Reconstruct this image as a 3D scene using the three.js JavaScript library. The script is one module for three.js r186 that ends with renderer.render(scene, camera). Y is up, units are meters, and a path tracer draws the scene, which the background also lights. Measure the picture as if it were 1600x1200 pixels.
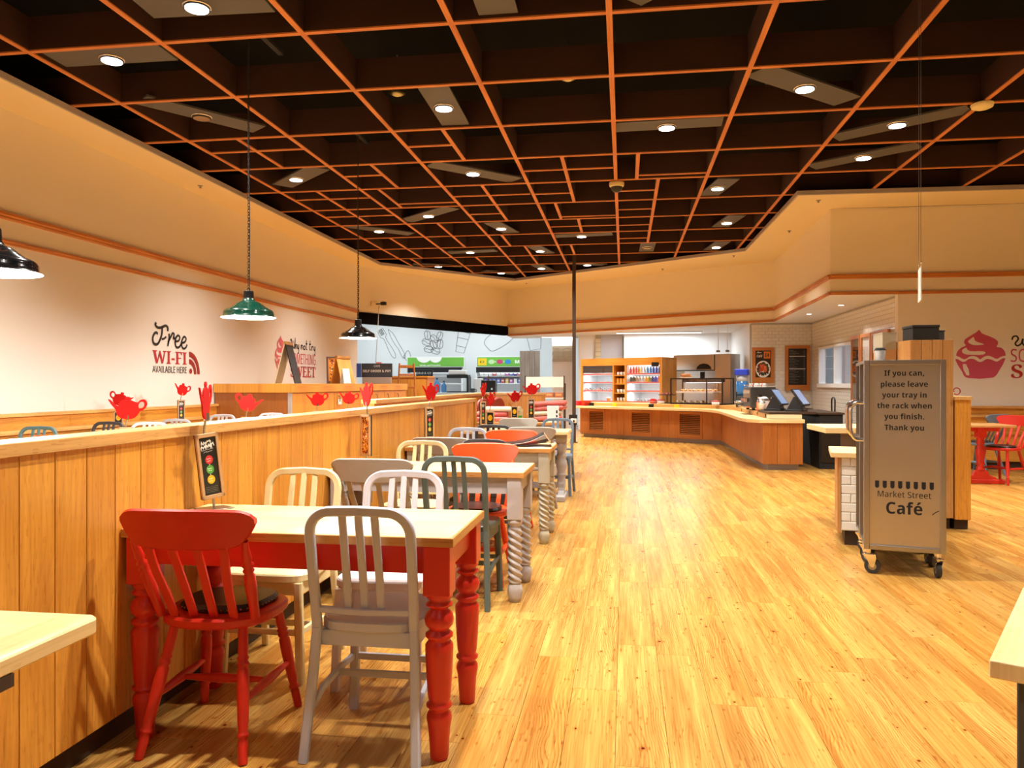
import * as THREE from 'three';
import { RoundedBoxGeometry } from 'three/addons/geometries/RoundedBoxGeometry.js';
import { mergeGeometries } from 'three/addons/utils/BufferGeometryUtils.js';
import { RectAreaLightUniformsLib } from 'three/addons/lights/RectAreaLightUniformsLib.js';
import { FontLoader } from 'three/addons/loaders/FontLoader.js';
import { TextGeometry } from 'three/addons/geometries/TextGeometry.js';

// ------------------------------------------------------------------ camera, light level
RectAreaLightUniformsLib.init();
const scene = new THREE.Scene();
scene.background = new THREE.Color(0x000000);
const camera = new THREE.PerspectiveCamera(52.75, 4 / 3, 0.05, 120);
camera.position.set(0, 1.28, 0);
camera.rotation.set(0, 0.14363, 0);
const renderer = new THREE.WebGLRenderer({ antialias: true });
renderer.toneMapping = THREE.LinearToneMapping;
renderer.toneMappingExposure = 0.45;
renderer.shadowMap.enabled = true;
const DOWN = 100;        // candela of one ceiling downlight
const WARM = new THREE.Color(1.0, 0.925, 0.82);
const COOL = new THREE.Color(0.90, 0.97, 1.0);

// ------------------------------------------------------------------ helpers
const fonts = {};
for (const k of ['sans_bold', 'sans_regular', 'serif_bold']) fonts[k] = await new FontLoader().loadAsync(`fonts/droid/droid_${k}.typeface.json`);
function rng(seed) { let a = seed >>> 0; return () => { a = (a + 0x6D2B79F5) >>> 0; let t = Math.imul(a ^ (a >>> 15), 1 | a); t = (t + Math.imul(t ^ (t >>> 7), 61 | t)) ^ t; return ((t ^ (t >>> 14)) >>> 0) / 4294967296; }; }
const R = rng(7);
const V = (x, y, z) => new THREE.Vector3(x, y, z);
const used = {};
function numbered(n) { if (!(n in used)) { used[n] = 0; return n; } used[n]++; return `${n}_${String(used[n]).padStart(3, '0')}`; }
function thing(name, label, category, pos = [0, 0, 0], turn = 0, group) {
  const o = new THREE.Group(); o.name = numbered(name); o.position.set(...pos); o.rotation.y = turn;
  o.userData = { label, category }; if (group) o.userData.group = group; scene.add(o); return o;
}
function flat(g) {   // only position, normal, uv and no index, so that anything merges
  let q = g.index ? g.toNonIndexed() : g;
  for (const k of Object.keys(q.attributes)) if (!['position', 'normal', 'uv'].includes(k)) q.deleteAttribute(k);
  if (!q.attributes.uv) q.setAttribute('uv', new THREE.BufferAttribute(new Float32Array(q.attributes.position.count * 2), 2));
  q.morphAttributes = {}; q.clearGroups(); return q;
}
function join(gs) { gs = Array.isArray(gs) ? gs : [gs]; return gs.length === 1 ? gs[0] : mergeGeometries(gs.map(flat)); }
function part(name, gs, mat, parent) {
  const m = new THREE.Mesh(join(gs), mat); m.name = name; m.castShadow = m.receiveShadow = true; parent.add(m); return m;
}
function solo(name, label, category, gs, mat, group) {   // a thing that is one mesh
  const m = part(numbered(name), gs, mat, scene); m.userData = { label, category }; if (group) m.userData.group = group; return m;
}
function struct(name, gs, mat) { const m = part(name, gs, mat, scene); m.userData.kind = 'structure'; return m; }
function structGroup(name) { const g = new THREE.Group(); g.name = name; g.userData.kind = 'structure'; scene.add(g); return g; }
const box = (w, h, d, x = 0, y = 0, z = 0) => new THREE.BoxGeometry(w, h, d).translate(x, y, z);
const rbox = (w, h, d, x = 0, y = 0, z = 0, r = 0.004) => new RoundedBoxGeometry(w, h, d, 1, Math.min(r, w * .49, h * .49, d * .49)).translate(x, y, z);
// box between two corners
const bb = (x0, y0, z0, x1, y1, z1, r = 0) => { const w = Math.abs(x1 - x0), h = Math.abs(y1 - y0), d = Math.abs(z1 - z0), c = [(x0 + x1) / 2, (y0 + y1) / 2, (z0 + z1) / 2]; return r ? rbox(w, h, d, ...c, r) : box(w, h, d, ...c); };
function cyl(a, b, r0, r1 = r0, n = 12) {
  const d = new THREE.Vector3().subVectors(b, a), L = d.length();
  const g = new THREE.CylinderGeometry(r1, r0, L, n, 1);
  g.applyQuaternion(new THREE.Quaternion().setFromUnitVectors(V(0, 1, 0), d.normalize()));
  return g.translate((a.x + b.x) / 2, (a.y + b.y) / 2, (a.z + b.z) / 2);
}
const tube = (pts, r, n = 24, m = 8, closed = false) => new THREE.TubeGeometry(new THREE.CatmullRomCurve3(pts, closed), n, r, m, closed);
const lathe = (prof, n = 20) => new THREE.LatheGeometry(prof.map(([r, y]) => new THREE.Vector2(r, y)), n);
// turned piece from a to b: profile [radius, 0..1]
function turned(a, b, prof, n = 14) {
  const d = new THREE.Vector3().subVectors(b, a), L = d.length();
  const g = lathe(prof.map(([r, t]) => [r, t * L]), n);
  g.applyQuaternion(new THREE.Quaternion().setFromUnitVectors(V(0, 1, 0), d.normalize()));
  return g.translate(a.x, a.y, a.z);
}
// rectangular bar swept along a path; N = direction of its depth
function sweep(pts, N, w, d, samples = 0) {
  if (samples) pts = new THREE.CatmullRomCurve3(pts).getSpacedPoints(samples);
  const P = [], n = pts.length, ring = [];
  N = N.clone().normalize();
  for (let i = 0; i < n; i++) {
    const T = new THREE.Vector3().subVectors(pts[Math.min(i + 1, n - 1)], pts[Math.max(i - 1, 0)]).normalize();
    const W = new THREE.Vector3().crossVectors(T, N).normalize(), D = new THREE.Vector3().crossVectors(W, T).normalize(), c = pts[i], q = [];
    const k = Math.min(w, d) * .18;
    for (const [sw, sd] of [[-w / 2 + k, -d / 2], [w / 2 - k, -d / 2], [w / 2, -d / 2 + k], [w / 2, d / 2 - k], [w / 2 - k, d / 2], [-w / 2 + k, d / 2], [-w / 2, d / 2 - k], [-w / 2, -d / 2 + k]])
      q.push(c.clone().addScaledVector(W, sw).addScaledVector(D, sd));
    ring.push(q);
  }
  const tri = (a, b, c) => P.push(a.x, a.y, a.z, b.x, b.y, b.z, c.x, c.y, c.z);
  for (let i = 0; i < n - 1; i++) for (let j = 0; j < 8; j++) { const a = ring[i][j], b = ring[i][(j + 1) % 8], c = ring[i + 1][(j + 1) % 8], e = ring[i + 1][j]; tri(a, c, b); tri(a, e, c); }
  for (let j = 1; j < 7; j++) { tri(ring[0][0], ring[0][j], ring[0][j + 1]); tri(ring[n - 1][0], ring[n - 1][j + 1], ring[n - 1][j]); }
  const g = new THREE.BufferGeometry(); g.setAttribute('position', new THREE.Float32BufferAttribute(P, 3)); g.computeVertexNormals(); return flat(g);
}
function shapeOf(pts, holes = [], smooth = 0) {
  const run = (p) => { p = p.map(([x, y]) => new THREE.Vector2(x, y)); if (!smooth) return p; const c = new THREE.CatmullRomCurve3(p.map((q) => V(q.x, q.y, 0)), true, 'centripetal').getPoints(p.length * smooth); c.pop(); return c.map((q) => new THREE.Vector2(q.x, q.y)); };
  const s = new THREE.Shape(run(pts)); for (const h of holes) s.holes.push(new THREE.Path(run(h))); return s;
}
function extrude(shape, depth, bevel = 0, seg = 12) {
  return new THREE.ExtrudeGeometry(shape, { depth: depth - 2 * bevel, bevelEnabled: bevel > 0, bevelThickness: bevel, bevelSize: bevel, bevelOffset: -bevel, bevelSegments: 1, curveSegments: seg }).translate(0, 0, bevel);
}
const slab = (shape, y0, y1, bevel = 0) => extrude(shape, y1 - y0, bevel).rotateX(-Math.PI / 2).translate(0, y0, 0);   // shape in (x, -z)
const poly = (pts) => shapeOf(pts.map(([x, z]) => [x, -z]));   // floor-plan polygon in (x, z)
function rrect(w, h, r, n = 6) { const p = []; for (const [cx, cy, a] of [[w / 2 - r, h / 2 - r, 0], [-w / 2 + r, h / 2 - r, 1], [-w / 2 + r, -h / 2 + r, 2], [w / 2 - r, -h / 2 + r, 3]]) for (let i = 0; i <= n; i++) { const t = (a + i / n) * Math.PI / 2; p.push([cx + r * Math.cos(t), cy + r * Math.sin(t)]); } return p; }
// flat ribbon along a 2-D path (vinyl strokes)
function stroke(pts, w, smooth = true, z = 0) {
  let c = pts.map(([x, y]) => V(x, y, 0)); if (smooth) c = new THREE.CatmullRomCurve3(c, false, 'centripetal').getPoints(pts.length * 6);
  const P = [], n = c.length, L = [], Rr = [];
  for (let i = 0; i < n; i++) { const t = new THREE.Vector3().subVectors(c[Math.min(i + 1, n - 1)], c[Math.max(i - 1, 0)]).normalize(); const ww = typeof w === 'function' ? w(i / (n - 1)) : w; L.push(V(c[i].x - t.y * ww / 2, c[i].y + t.x * ww / 2, z)); Rr.push(V(c[i].x + t.y * ww / 2, c[i].y - t.x * ww / 2, z)); }
  for (let i = 0; i < n - 1; i++) for (const q of [Rr[i], Rr[i + 1], L[i], L[i], Rr[i + 1], L[i + 1]]) P.push(q.x, q.y, q.z);
  const g = new THREE.BufferGeometry(); g.setAttribute('position', new THREE.Float32BufferAttribute(P, 3)); g.computeVertexNormals(); return flat(g);
}
// lettering fitted into a width (left at x, base line at y)
function text(s, font, size, x, y, width, depth = 0.0015, z = 0) {
  const g = new TextGeometry(s, { font: fonts[font], size, depth, curveSegments: 4, bevelEnabled: false });
  g.computeBoundingBox(); const b = g.boundingBox, k = width ? width / (b.max.x - b.min.x) : 1;
  return flat(g.translate(-b.min.x, 0, 0).scale(k, 1, 1).translate(x, y, z));
}
function textC(s, font, size, cx, y, depth, z, squeeze = 1) {
  const g = new TextGeometry(s, { font: fonts[font], size, depth, curveSegments: 4, bevelEnabled: false });
  g.computeBoundingBox(); const b = g.boundingBox;
  return flat(g.translate(-(b.min.x + b.max.x) / 2, 0, 0).scale(squeeze, 1, 1).translate(cx, y, z));
}
// uv in metres, grain along the given axis
function grain(g, axis = 'x', su = 2, sv = 1, du = 0, dv = 0) {
  g = flat(g); const p = g.attributes.position, n = g.attributes.normal, uv = new Float32Array(p.count * 2), I = { x: 0, y: 1, z: 2 }[axis], o = [0, 1, 2].filter((k) => k !== I);
  for (let i = 0; i < p.count; i++) {
    const q = [p.getX(i), p.getY(i), p.getZ(i)], m = [Math.abs(n.getX(i)), Math.abs(n.getY(i)), Math.abs(n.getZ(i))];
    const a = m[o[0]] > m[o[1]] ? q[o[1]] : q[o[0]];
    uv[2 * i] = a * su + du; uv[2 * i + 1] = q[I] * sv + dv;
  }
  g.setAttribute('uv', new THREE.BufferAttribute(uv, 2)); return g;
}
const gbox = (axis, ...a) => grain(bb(...a), axis, 2, 1, R(), R());

// ------------------------------------------------------------------ textures
function lattice(seed, n) { const r = rng(seed), a = new Float32Array(n * n); for (let i = 0; i < a.length; i++) a[i] = r(); return a; }
const LAT = lattice(11, 256);
function noise(x, y, px = 256, py = 256) {   // periodic value noise
  const xi = Math.floor(x), yi = Math.floor(y); let fx = x - xi, fy = y - yi; fx = fx * fx * (3 - 2 * fx); fy = fy * fy * (3 - 2 * fy);
  const x0 = ((xi % px) + px) % px, x1 = (x0 + 1) % px, y0 = (((yi % py) + py) % py) * 256, y1 = ((((yi + 1) % py) + py) % py) * 256;
  const a = LAT[(x0 + y0) & 65535], b = LAT[(x1 + y0) & 65535], c = LAT[(x0 + y1) & 65535], d = LAT[(x1 + y1) & 65535];
  return a + (b - a) * fx + (c - a) * fy + (a - b - c + d) * fx * fy;
}
function dataTex(w, h, fn, srgb) {
  const d = new Uint8Array(w * h * 4);
  for (let j = 0; j < h; j++) for (let i = 0; i < w; i++) { const c = fn(i / w, j / h, i, j), k = (j * w + i) * 4; d[k] = Math.max(0, Math.min(255, c[0])); d[k + 1] = Math.max(0, Math.min(255, c[1])); d[k + 2] = Math.max(0, Math.min(255, c[2])); d[k + 3] = 255; }
  const t = new THREE.DataTexture(d, w, h); t.wrapS = t.wrapT = THREE.RepeatWrapping; t.magFilter = THREE.LinearFilter; t.minFilter = THREE.LinearMipmapLinearFilter; t.generateMipmaps = true; if (srgb) t.colorSpace = THREE.SRGBColorSpace; t.needsUpdate = true; return t;
}
// rustic floor board: 1 m across, 2 m along
const knots = []; { const r = rng(31); for (let i = 0; i < 22; i++) knots.push([r(), r(), .002 + .005 * r()]); }
const floorTex = dataTex(1024, 2048, (u, v) => {
  const warp = noise(u * 7, v * 4, 7, 4) * 8 + noise(u * 19, v * 9, 19, 9) * 2.2 + noise(u * 60, v * 40, 60, 40) * .35;
  const ring = u * 84 + warp, fr = ring - Math.floor(ring);
  const zone = Math.max(0, Math.min(1, (noise(u * 10 + 5, v * 4 + 9, 10, 4) - .40) * 3.2));
  const broken = .45 + .55 * noise(u * 150, v * 60, 150, 60);
  const line = Math.pow(fr, 4) * zone * broken;
  const fibre = noise(u * 250, v * 14, 250, 14), fib2 = noise(u * 128, v * 40, 128, 40);
  const streak = noise(u * 15, v * 2, 15, 2) * .5 + noise(u * 52, v * 3, 52, 3) * .5;
  let kn = 0, halo = 0; for (const [ku, kv, kr] of knots) { const du = u - ku, dv = (v - kv) * 1.3, q = Math.sqrt(du * du + dv * dv) / kr; if (q < 1) kn = Math.max(kn, 1 - q * q); if (q < 3.4) halo = Math.max(halo, (1 - q / 3.4) * .6); }
  const dash = fib2 > .84 ? (fib2 - .84) * 3.2 : 0;
  const d = line * .46 + (1 - fibre) * .20 + halo * .2 + dash * .55 + kn * .7 + (1 - streak) * .40;
  return [255 * (1 - d * .52), 255 * (1 - d * .80), 255 * (1 - d * 1.04)];
}, true);
// smooth light timber: 0.5 m across, 1 m along
const beechTex = dataTex(512, 1024, (u, v) => {
  const a = noise(u * 70, v * 5, 70, 5), b = noise(u * 180, v * 26, 180, 26), c = noise(u * 5, v * 2, 5, 2), w = u * 14 + noise(u * 5, v * 3, 5, 3) * 3, l = Math.pow(w - Math.floor(w), 6) * .5;
  const fleck = b > .82 ? .22 : 0, d = a * .14 + fleck * .5 + c * .2 + l * .16;
  return [255 * (1 - d * .55), 255 * (1 - d * .8), 255 * (1 - d)];
}, true);
// table top: staves 60 mm wide of differing tone
const staveTone = (() => { const r = rng(5); return Array.from({ length: 64 }, () => r()); })();
const staveTex = dataTex(512, 1024, (u, v) => {
  const s = Math.floor(u * 8), off = staveTone[s], q = Math.floor((v + off) * 2) & 3, t = staveTone[(s * 5 + q * 11 + 3) & 63];
  const a = noise(u * 90, v * 5, 90, 5), b = noise(u * 200, v * 30, 200, 30), d = t * .1 + a * .07 + (b > .85 ? .06 : 0);
  return [255 * (1 - d * .5), 255 * (1 - d * .8), 255 * (1 - d * 1.25)];
}, true);
const steelTex = dataTex(512, 512, (u, v) => {
  const s = noise(u * 3, v * 240, 3, 240) * .5 + noise(u * 9, v * 90, 9, 90) * .3, sm = noise(u * 7, v * 9, 7, 9) * noise(u * 31, v * 23, 31, 23);
  const k = 165 + s * 40 + (sm > .5 ? (sm - .5) * 150 : 0); return [k, k, k];
}, false);
const plasterTex = dataTex(256, 256, (u, v) => { const k = 128 + (noise(u * 40, v * 40, 40, 40) - .5) * 90 + (noise(u * 120, v * 120, 120, 120) - .5) * 60; return [k, k, k]; }, false);
function canvasTex(w, h, draw) {
  const c = document.createElement('canvas'); c.width = w; c.height = h; const g = c.getContext('2d'); draw(g, w, h);
  const t = new THREE.CanvasTexture(c); t.colorSpace = THREE.SRGBColorSpace; return t;
}

// ------------------------------------------------------------------ materials
const L = (r, g, b) => new THREE.Color().setRGB(r, g, b);
const std = (c, rough = .6, extra = {}) => new THREE.MeshStandardMaterial({ color: c, roughness: rough, ...extra });
const M = {
  floor: std(L(1, .78, .40), .27, { map: floorTex, vertexColors: true, bumpMap: floorTex, bumpScale: .00012 }),
  subfloor: std(L(.10, .06, .025), .9),
  beech: std(L(.82, .39, .055), .42, { map: beechTex }),
  beechPale: std(L(.86, .52, .16), .42, { map: beechTex }),
  cap: std(L(.88, .56, .20), .38, { map: beechTex }),
  dark: std(L(.05, .025, .012), .7),
  counter: std(L(.46, .165, .032), .42, { map: beechTex }),
  mould: std(L(.62, .24, .045), .45, { map: beechTex }),
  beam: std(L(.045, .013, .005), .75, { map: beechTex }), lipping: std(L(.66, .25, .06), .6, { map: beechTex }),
  top: std(L(.90, .71, .38), .38, { map: staveTex }),
  edge: std(L(.66, .34, .10), .42, { map: beechTex }),
  oak: std(L(.60, .33, .11), .5, { map: beechTex }),
  wall: std(L(.80, .76, .70), .85, { bumpMap: plasterTex, bumpScale: .0006 }),
  cream_: std(L(.82, .74, .58), .85, { bumpMap: plasterTex, bumpScale: .0006 }),
  plaster: std(L(.84, .71, .44), .85, { bumpMap: plasterTex, bumpScale: .0006 }),
  ceilingBlack: new THREE.MeshPhysicalMaterial({ color: L(.006, .0055, .005), roughness: .9, specularIntensity: .2 }),
  greyTrim: std(L(.42, .37, .34), .6),
  lightPanel: std(L(.075, .07, .065), .6),
  white: std(L(.84, .85, .86), .6), storeFloor: std(L(.62, .61, .58), .35),
  black: std(L(.008, .008, .009), .35), blackMatt: std(L(.010, .010, .011), .8), fascia: new THREE.MeshPhysicalMaterial({ color: L(.003, .003, .003), roughness: .9, specularIntensity: .1 }),
  steel: std(L(.54, .50, .46), .5, { metalness: 1, roughnessMap: steelTex }),
  chrome: std(L(.78, .78, .80), .12, { metalness: 1 }), greyMetal: std(L(.40, .38, .36), .35, { metalness: 1 }),
  rubber: std(L(.02, .02, .02), .6),
  red: std(L(.60, .022, .008), .38), orange: std(L(.84, .075, .004), .42), teapot: new THREE.MeshPhysicalMaterial({ color: L(.50, .008, .006), roughness: .8, specularIntensity: .3 }),
  silver: std(L(.50, .52, .61), .42), white2: std(L(.70, .70, .74), .42), cream: std(L(.80, .69, .37), .42),
  green: std(L(.085, .115, .105), .42), taupe: std(L(.36, .32, .27), .45), teal: std(L(.10, .20, .21), .45), charcoal: std(L(.05, .055, .06), .42),
  lilac: std(L(.46, .42, .42), .45), stone: std(L(.44, .40, .30), .45), grey: std(L(.36, .34, .34), .45), blueGrey: std(L(.14, .19, .25), .45),
  leatherBlack: std(L(.018, .014, .012), .38), leatherRed: std(L(.34, .05, .04), .42), leatherPink: std(L(.62, .14, .11), .42), leatherCream: std(L(.66, .56, .38), .45),
  enamelGreen: new THREE.MeshPhysicalMaterial({ color: L(.004, .045, .028), roughness: .18, clearcoat: 1, clearcoatRoughness: .04 }),
  enamelBlack: new THREE.MeshPhysicalMaterial({ color: L(.006, .007, .008), roughness: .18, clearcoat: 1, clearcoatRoughness: .04 }),
  enamelWhite: std(L(.9, .9, .88), .4), blackChain: std(L(.03, .03, .03), .4, { metalness: .6 }),
  tile: std(L(.78, .75, .68), .12), grout: std(L(.42, .39, .34), .9),
  glass: new THREE.MeshPhysicalMaterial({ color: 0xffffff, roughness: .02, transmission: 1, thickness: 0, ior: 1.45 }),
  stickerBlack: std(L(.02, .016, .014), .6), stickerRed: std(L(.42, .02, .03), .6), stickerPink: std(L(.56, .075, .15), .6), stickerRose: std(L(.66, .13, .16), .6), stickerMaroon: std(L(.30, .025, .018), .6),
  lineGrey: std(L(.22, .23, .24), .7),
  lamp: std(0x000000, .5, { emissive: new THREE.Color(1, .95, .88), emissiveIntensity: 12 }),
  tube: std(0x000000, .5, { emissive: new THREE.Color(.92, .97, 1), emissiveIntensity: 3.2 }),
  paper: std(L(.82, .82, .80), .7), cork: std(L(.52, .30, .14), .7),
};

// ------------------------------------------------------------------ floor
{
  const fl = structGroup('floor');
  part('subfloor', bb(-6.4, -.16, 5.4, 9.4, -.012, -24), M.subfloor, fl);
  const W = .184, LN = 1.22, list = [], eye = [0, 0];
  const th = .14363, c = Math.cos(th), s = Math.sin(th);
  const r = rng(99);
  for (let i = -33; i < 51; i++) {
    const off = r() * LN;
    for (let j = -5; j < 21; j++) {
      const x0 = -.03 + i * W, z1 = -(j * LN + off), z0 = z1 - LN;
      if (z0 < -24 || x0 + W > 9.3 || x0 < -6.1 || z1 > 5.3) continue;
      const tone = .90 + .18 * r(), hue = (r() - .4) * .18, du = r() * .8, dv = r() * .38, flip = r() < .5;
      // planks in plain view from the seating, nearest first
      const cx = x0 + W / 2, cz = -(z0 + LN / 2), zc = cz * c - cx * s, xc = cx * c + cz * s;
      const seen = zc > 1.7 && Math.abs(xc / zc) < .7 && cx > -1.9;
      list.push({ x0, z0, tone, hue, du, dv, flip, key: seen ? zc : 1e6 + zc });
    }
  }
  list.sort((a, b) => a.key - b.key);
  function plankGeo({ x0, z0, tone, hue, du, dv, flip }) {
    const x1 = x0 + W, z1 = z0 + LN, g = .0004, ch = .0010, d = -.0015, P = [], U = [];
    const A = [[x0 + ch, z1 - ch], [x1 - ch, z1 - ch], [x1 - ch, z0 + ch], [x0 + ch, z0 + ch]], Bt = [[x0 + g, z1 - g], [x1 - g, z1 - g], [x1 - g, z0 + g], [x0 + g, z0 + g]];
    const put = (p, y) => { P.push(p[0], y, p[1]); let v = (p[1] - z0) / 2; if (flip) v = .62 - v; U.push(du + (p[0] - x0), dv + v); };
    put(A[0], 0); put(A[1], 0); put(A[2], 0); put(A[0], 0); put(A[2], 0); put(A[3], 0);
    for (let k = 0; k < 4; k++) { const m = (k + 1) % 4; put(Bt[k], d); put(Bt[m], d); put(A[m], 0); put(Bt[k], d); put(A[m], 0); put(A[k], 0); }
    const q = new THREE.BufferGeometry(); q.setAttribute('position', new THREE.Float32BufferAttribute(P, 3)); q.setAttribute('uv', new THREE.Float32BufferAttribute(U, 2)); q.computeVertexNormals();
    const C = []; for (let k = 0; k < P.length / 3; k++) C.push(.72 * tone * (1 + hue * .3), .62 * tone * (1 - hue * .5), .34 * tone * (1 - hue * 2)); q.setAttribute('color', new THREE.Float32BufferAttribute(C, 3));
    return q;
  }
  list.slice(0, 300).forEach((p) => part('floor_plank', plankGeo(p), M.floor, fl));
  const rest = new THREE.Mesh(mergeGeometries(list.slice(300).map(plankGeo)), M.floor); rest.name = 'floor_planks'; rest.receiveShadow = rest.castShadow = true; rest.userData.kind = 'stuff'; fl.add(rest);
}

// ------------------------------------------------------------------ walls
function wallPoly(a, b, th = .14) { const dx = b[0] - a[0], dz = b[1] - a[1], l = Math.hypot(dx, dz), n = [dz / l * th, -dx / l * th]; return poly([a, b, [b[0] + n[0], b[1] + n[1]], [a[0] + n[0], a[1] + n[1]]]); }
const wallSeg = (a, b, y0, y1, th) => slab(wallPoly(a, b, th), y0, y1);
const W0 = [-6.06, 5.2], W1 = [-6.06, -17.1], W2 = [-3.32, -22.1], W3 = [3.3, -17.8], W4 = [3.17, -12.6], W5 = [4.17, -12.63], W6 = [9.2, -12.66], W7 = [9.2, 5.2];
{ const g = structGroup('wall_left'); part('lower_wall', wallSeg(W0, W1, 0, 2.68), M.wall, g); part('upper_wall', wallSeg(W0, W1, 2.68, 4.0), M.cream_, g); }
{ const g = structGroup('wall_store_side'); part('upper_wall', wallSeg(W1, W2, 2.94, 4.0), M.cream_, g); part('black_fascia', wallSeg([-6.05, -17.08], [-3.3, -22.1], 2.68, 2.94, .16), M.fascia, g); }
struct('wall_counter_bulkhead', [wallSeg(W2, W3, 2.68, 4.0), wallSeg(W3, W4, 2.68, 4.0), wallSeg(W4, W5, 2.68, 4.0)], M.cream_);
{ const g = structGroup('wall_right'); part('lower_wall', wallSeg(W5, W6, 0, 2.68), M.wall, g); part('upper_wall', wallSeg(W5, W6, 2.68, 4.0), M.cream_, g); }
struct('wall_far_right', wallSeg(W6, W7, 0, 4.0), M.wall);
struct('wall_rear', wallSeg(W7, W0, 0, 4.0), M.wall);
// the pair of timber mouldings round the walls
{
  let n = 1;
  const mould = (a, b, y0, y1, out) => { const dx = b[0] - a[0], dz = b[1] - a[1], l = Math.hypot(dx, dz); const th = -Math.atan2(dz, dx);
    out = -out; const prof = shapeOf([[0, 0], [out * .55, 0], [out * .7, (y1 - y0) * .2], [out * .7, (y1 - y0) * .45], [out, (y1 - y0) * .62], [out, y1 - y0], [0, y1 - y0]]);
    const g = grain(extrude(prof, l + .02).rotateY(Math.PI / 2), 'x', 2, 1, n * .13, n * .31).rotateY(th).translate(a[0], y0, a[1]);
    struct(`trim_${n++}`, g, M.mould); };
  // walk so that the profile points into the room
  for (const [a, b] of [[W0, W1], [W2, W3], [W3, W4], [W4, W5], [W5, W6], [W6, W7], [W7, W0]]) { mould(a, b, 2.905, 2.975, .045); mould(a, b, 2.66, 2.705, .035); }
}
// dado panelling with ledges along the left and right walls
function dado(name, a, b, top) {
  const g = structGroup(name), dx = b[0] - a[0], dz = b[1] - a[1], l = Math.hypot(dx, dz), th = -Math.atan2(dz, dx);
  const add = (nm, y0, y1, z0, z1, m) => { const q = gbox('x', 0, y0, z0, l, y1, z1, .004); const p = part(nm, q, m, g); p.rotation.y = th; p.position.set(a[0], 0, a[1]); };
  add('plinth', 0, .12, .001, .10, M.dark); add('lower_panel', .12, .52, .001, .14, M.beech); add('middle_rail', .52, .58, .001, .165, M.beech); add('seat_back_panel', .58, .78, .001, .13, M.beech); add('ledge', .78, .82, .001, .17, M.beechPale);
  add('upper_panel', .82, top - .035, .001, .05, M.beech); add('cap_rail', top - .035, top, .001, .085, M.beechPale);
}
dado('trim_dado_left', [-6.06, 5.1], [-6.06, -10.8], .985);
dado('trim_dado_right', [4.6, -12.63], [9.1, -12.66], .95);

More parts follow.
